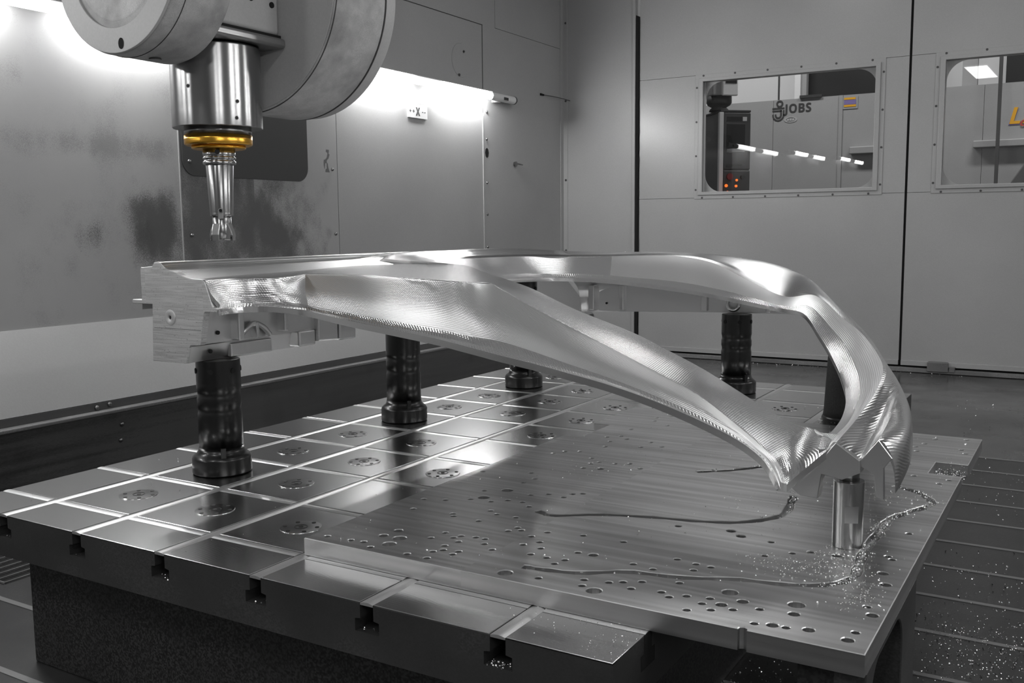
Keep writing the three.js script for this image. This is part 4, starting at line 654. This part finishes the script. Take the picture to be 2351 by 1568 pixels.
  mesh('monitor_foot', lathe([[0.0005, 1.978], [0.085, 1.978], [0.08, 1.995], [0.062, 2.012], [0.095, 2.03], [0.108, 2.05], [0.108, 2.105], [0.0005, 2.11]], 32).translate(0.04, 0, -0.14), M.ink, c);
  const mo = mesh('monitor', rbx(-0.06, 0.13, 2.105, 2.42, -0.26, -0.04, 0.012), M.hallGrey, c);
  mesh('monitor_front', rbx(0.02, 0.16, 2.10, 2.42, -0.05, -0.01, 0.01), M.white, mo); mesh('screen', bx(0.045, 0.145, 2.20, 2.40, -0.012, -0.006), M.screenBlack, mo);
  for (const x of [-1.5, 1.5]) { const g = thing('hall_lamp', x < 0 ? 'hall ceiling lamp over the control cabinet' : 'hall ceiling lamp over the second machine', 'lamp', [x, 4.2, -7.6], 'hall lamps'); mesh('housing', bx(-0.8, 0.8, -0.05, 0, -0.15, 0.15), M.white, g); mesh('diffuser', bx(-0.75, 0.75, -0.058, -0.05, -0.13, 0.13), M.panelGlow, g); const r = new THREE.RectAreaLight(0xffffff, K.hall, 1.5, 0.26); r.position.set(x, 4.135 + Y0, -7.6); r.lookAt(x, -5, -7.6); scene.add(r); }
}
// ---------------------------------------------------------------- aluminium chips
function chipGeo(len, wid, curl) {
  const pos = [], idx = [], n = 4;
  for (let i = 0; i <= n; i++) { const a = (i / n - 0.5) * curl, r = len / curl; for (const s of [-1, 1]) pos.push(r * Math.sin(a), r * (1 - Math.cos(a)), s * wid / 2 * (1 - 0.5 * Math.abs(i / n - 0.5)) + 0.15 * len * (i / n - 0.5)); }
  for (let i = 0; i < n; i++) { const a = 2 * i; idx.push(a, a + 1, a + 2, a + 1, a + 3, a + 2); }
  const g = new THREE.BufferGeometry(); g.setAttribute('position', new THREE.Float32BufferAttribute(pos, 3)); g.setIndex(idx); g.computeVertexNormals(); return g;
}
const CG = chipGeo(0.006, 0.0026, 2.2);
function chips(label, list) {                                        // list of [x, y, z, size]
  const m = new THREE.InstancedMesh(CG, M.chip, list.length); m.name = numbered('metal_chips'); m.castShadow = m.receiveShadow = true; m.position.y = Y0;
  const o = new THREE.Object3D();
  list.forEach(([x, y, z, s], i) => { o.position.set(x, y + 0.0008 * s, z); o.rotation.set(rr(-1.2, 1.2), rr(0, 6.28), rr(-1.2, 1.2)); const k = s * rr(0.5, 1.5); o.scale.set(k, k, k); o.updateMatrix(); m.setMatrixAt(i, o.matrix); });
  scene.add(m); return tag(m, label, 'chips', null, 'stuff');
}
const gauss = () => (rnd() + rnd() + rnd() - 1.5) * 0.8;
{
  const on = (x, z) => x > 0.755 && x < 1.742 && z < -0.13 && z > -1.627 && !((x > 1.67 || x < 0.805) && z < -1.16 && z > -1.34) && Math.hypot(x - 1.628, z + 0.572) > 0.028;
  const a = [], gch = [], nch = [], fl = [], gp = [], tb = [], p5 = [];
  const drop = (n, cx, cz, sx, sz, s) => { for (let i = 0; i < n; i++) { const x = cx + sx * gauss(), z = cz + sz * gauss(); if (on(x, z)) a.push([x, PT, z, s * rr(0.5, 1.2)]); } };
  for (let i = 0; i < 420; i++) { const x = rr(0.78, 1.74), z = rr(-1.62, -0.14); if (on(x, z)) a.push([x, PT, z, rr(0.25, 0.8)]); }
  drop(500, 1.60, -0.42, 0.14, 0.09, 0.45); drop(380, 1.64, -0.50, 0.06, 0.10, 0.55); drop(160, 1.50, -0.75, 0.25, 0.25, 0.6); drop(140, 0.98, -0.9, 0.12, 0.18, 0.4); drop(200, 1.70, -0.33, 0.05, 0.10, 0.4); drop(120, 1.62, -0.95, 0.12, 0.1, 0.6); drop(200, 1.66, -0.70, 0.02, 0.06, 0.6);
  chips('bright aluminium chips scattered over the drilled plate', a);
  GROOVES.forEach((gr, gi) => { const c = new THREE.CatmullRomCurve3(gr.map(([x, z]) => new THREE.Vector3(x, 0, z))); const n = [360, 1100, 60][gi];
    for (let i = 0; i < n; i++) { const t = rnd(), dens = gi === 1 ? (t > 0.42 ? 1 : 0.3) : gi === 0 ? (t > 0.85 ? 1 : 0.45) : 1; if (rnd() > dens) continue; const p = c.getPoint(t); const k = gi === 1 && t > 0.5 ? 0.011 : 0.007; gch.push([p.x + k * gauss(), 0.018 + (PT - 0.014) * rnd() * (dens > 0.9 ? 1 : 0.5), p.z + k * gauss(), rr(0.5, 1.1)]); } });
  chips('aluminium chips packed in the milled grooves of the plate', gch);
  for (let i = 0; i < 700; i++) nch.push([rr(1.68, 1.744), 0.019 * rnd() - 0.02, rr(-1.305, -1.192), rr(0.4, 0.8)]);
  for (let i = 0; i < 60; i++) nch.push([rr(1.70, 1.744), PT, rr(-1.36, -1.15), 0.4]);
  chips('chips filling the notch in the plate edge', nch.map(([x, y, z, s]) => [x, y < 0.02 ? y + 0.02 : y, z, s]));
  const fd = (n, cx, cz, sx, sz, s) => { for (let i = 0; i < n; i++) { const x = cx + sx * gauss(), z = cz + sz * gauss(); if (x > 1.36 && x < 3.2) fl.push([x, YF + 0.001, z, s * rr(0.4, 1.3)]); } };
  fd(1500, 1.85, -1.25, 0.35, 0.35, 0.75); fd(500, 1.95, -1.75, 0.5, 0.4, 0.8); fd(350, 2.0, -2.8, 0.7, 0.7, 0.9); fd(90, 1.2 + 0.5, -4.3, 1.0, 0.9, 1.6);
  for (let i = 0; i < 90; i++) fl.push([rr(-0.9, 1.3), YF + 0.001, -5.74 + 0.05 * rnd(), 1.4]);
  chips('aluminium chips strewn on the dark floor right of the table', fl);
  for (let i = 0; i < 1500; i++) { const x = rr(1.345, 1.65), z = rr(-1.35, -0.3), h = 0.03; gp.push([x, YF + h * rnd(), z, rr(0.6, 1.3)]); }
  chips('heap of chips on the floor between table and support block', gp);
  for (let i = 0; i < 110; i++) tb.push([rr(-0.15, 0.75), 0.001, rr(-2.3, -0.02), rr(0.2, 0.6)]);
  for (let i = 0; i < 160; i++) tb.push([1.44 - 0.25 * rnd() * rnd(), 0.001, -0.125 * rnd(), rr(0.2, 0.45)]);
  for (let k = 0; k < 6; k++) for (let i = 0; i < [4, 4, 12, 16, 14, 50][k]; i++) tb.push([k * P + rr(-0.023, 0.023), -0.051, -0.02 * rnd(), rr(0.4, 0.8)]);
  for (let i = 0; i < 12; i++) tb.push([rr(0.9, 1.3), 0.001, rr(-2.3, -1.7), 0.9]);
  chips('a few stray chips lying on the slotted table top', tb);
  const wc = []; for (const k of [4, 5, 6, 7, 8, 9]) for (let i = 0; i < 9; i++) { const t = rnd(), q = lerp3(RA[k][5], RA[k + 1][5], t); wc.push([q[0] + 0.004 * gauss(), q[1] + 0.001, q[2] + 0.01 * rnd(), rr(0.3, 0.7)]); }
  chips('tiny chips clinging to the top edge of the rear arm', wc);
  for (let i = 0; i < 420; i++) { const an = rr(0, 6.28), r = 0.055 + 0.05 * Math.abs(gauss()); p5.push([1.375 + r * Math.cos(an), r < 0.074 ? 0.05 * (0.074 - r) / 0.02 + 0.03 * rnd() : 0.012 * rnd(), -1.748 + r * Math.sin(an), rr(0.6, 1.1)]); }
  chips('chips piled round the foot of the matt black column', p5);
}
scene.traverse((o) => { if (o.isMesh) { o.castShadow = true; o.receiveShadow = true; } });
renderer.render(scene, camera);
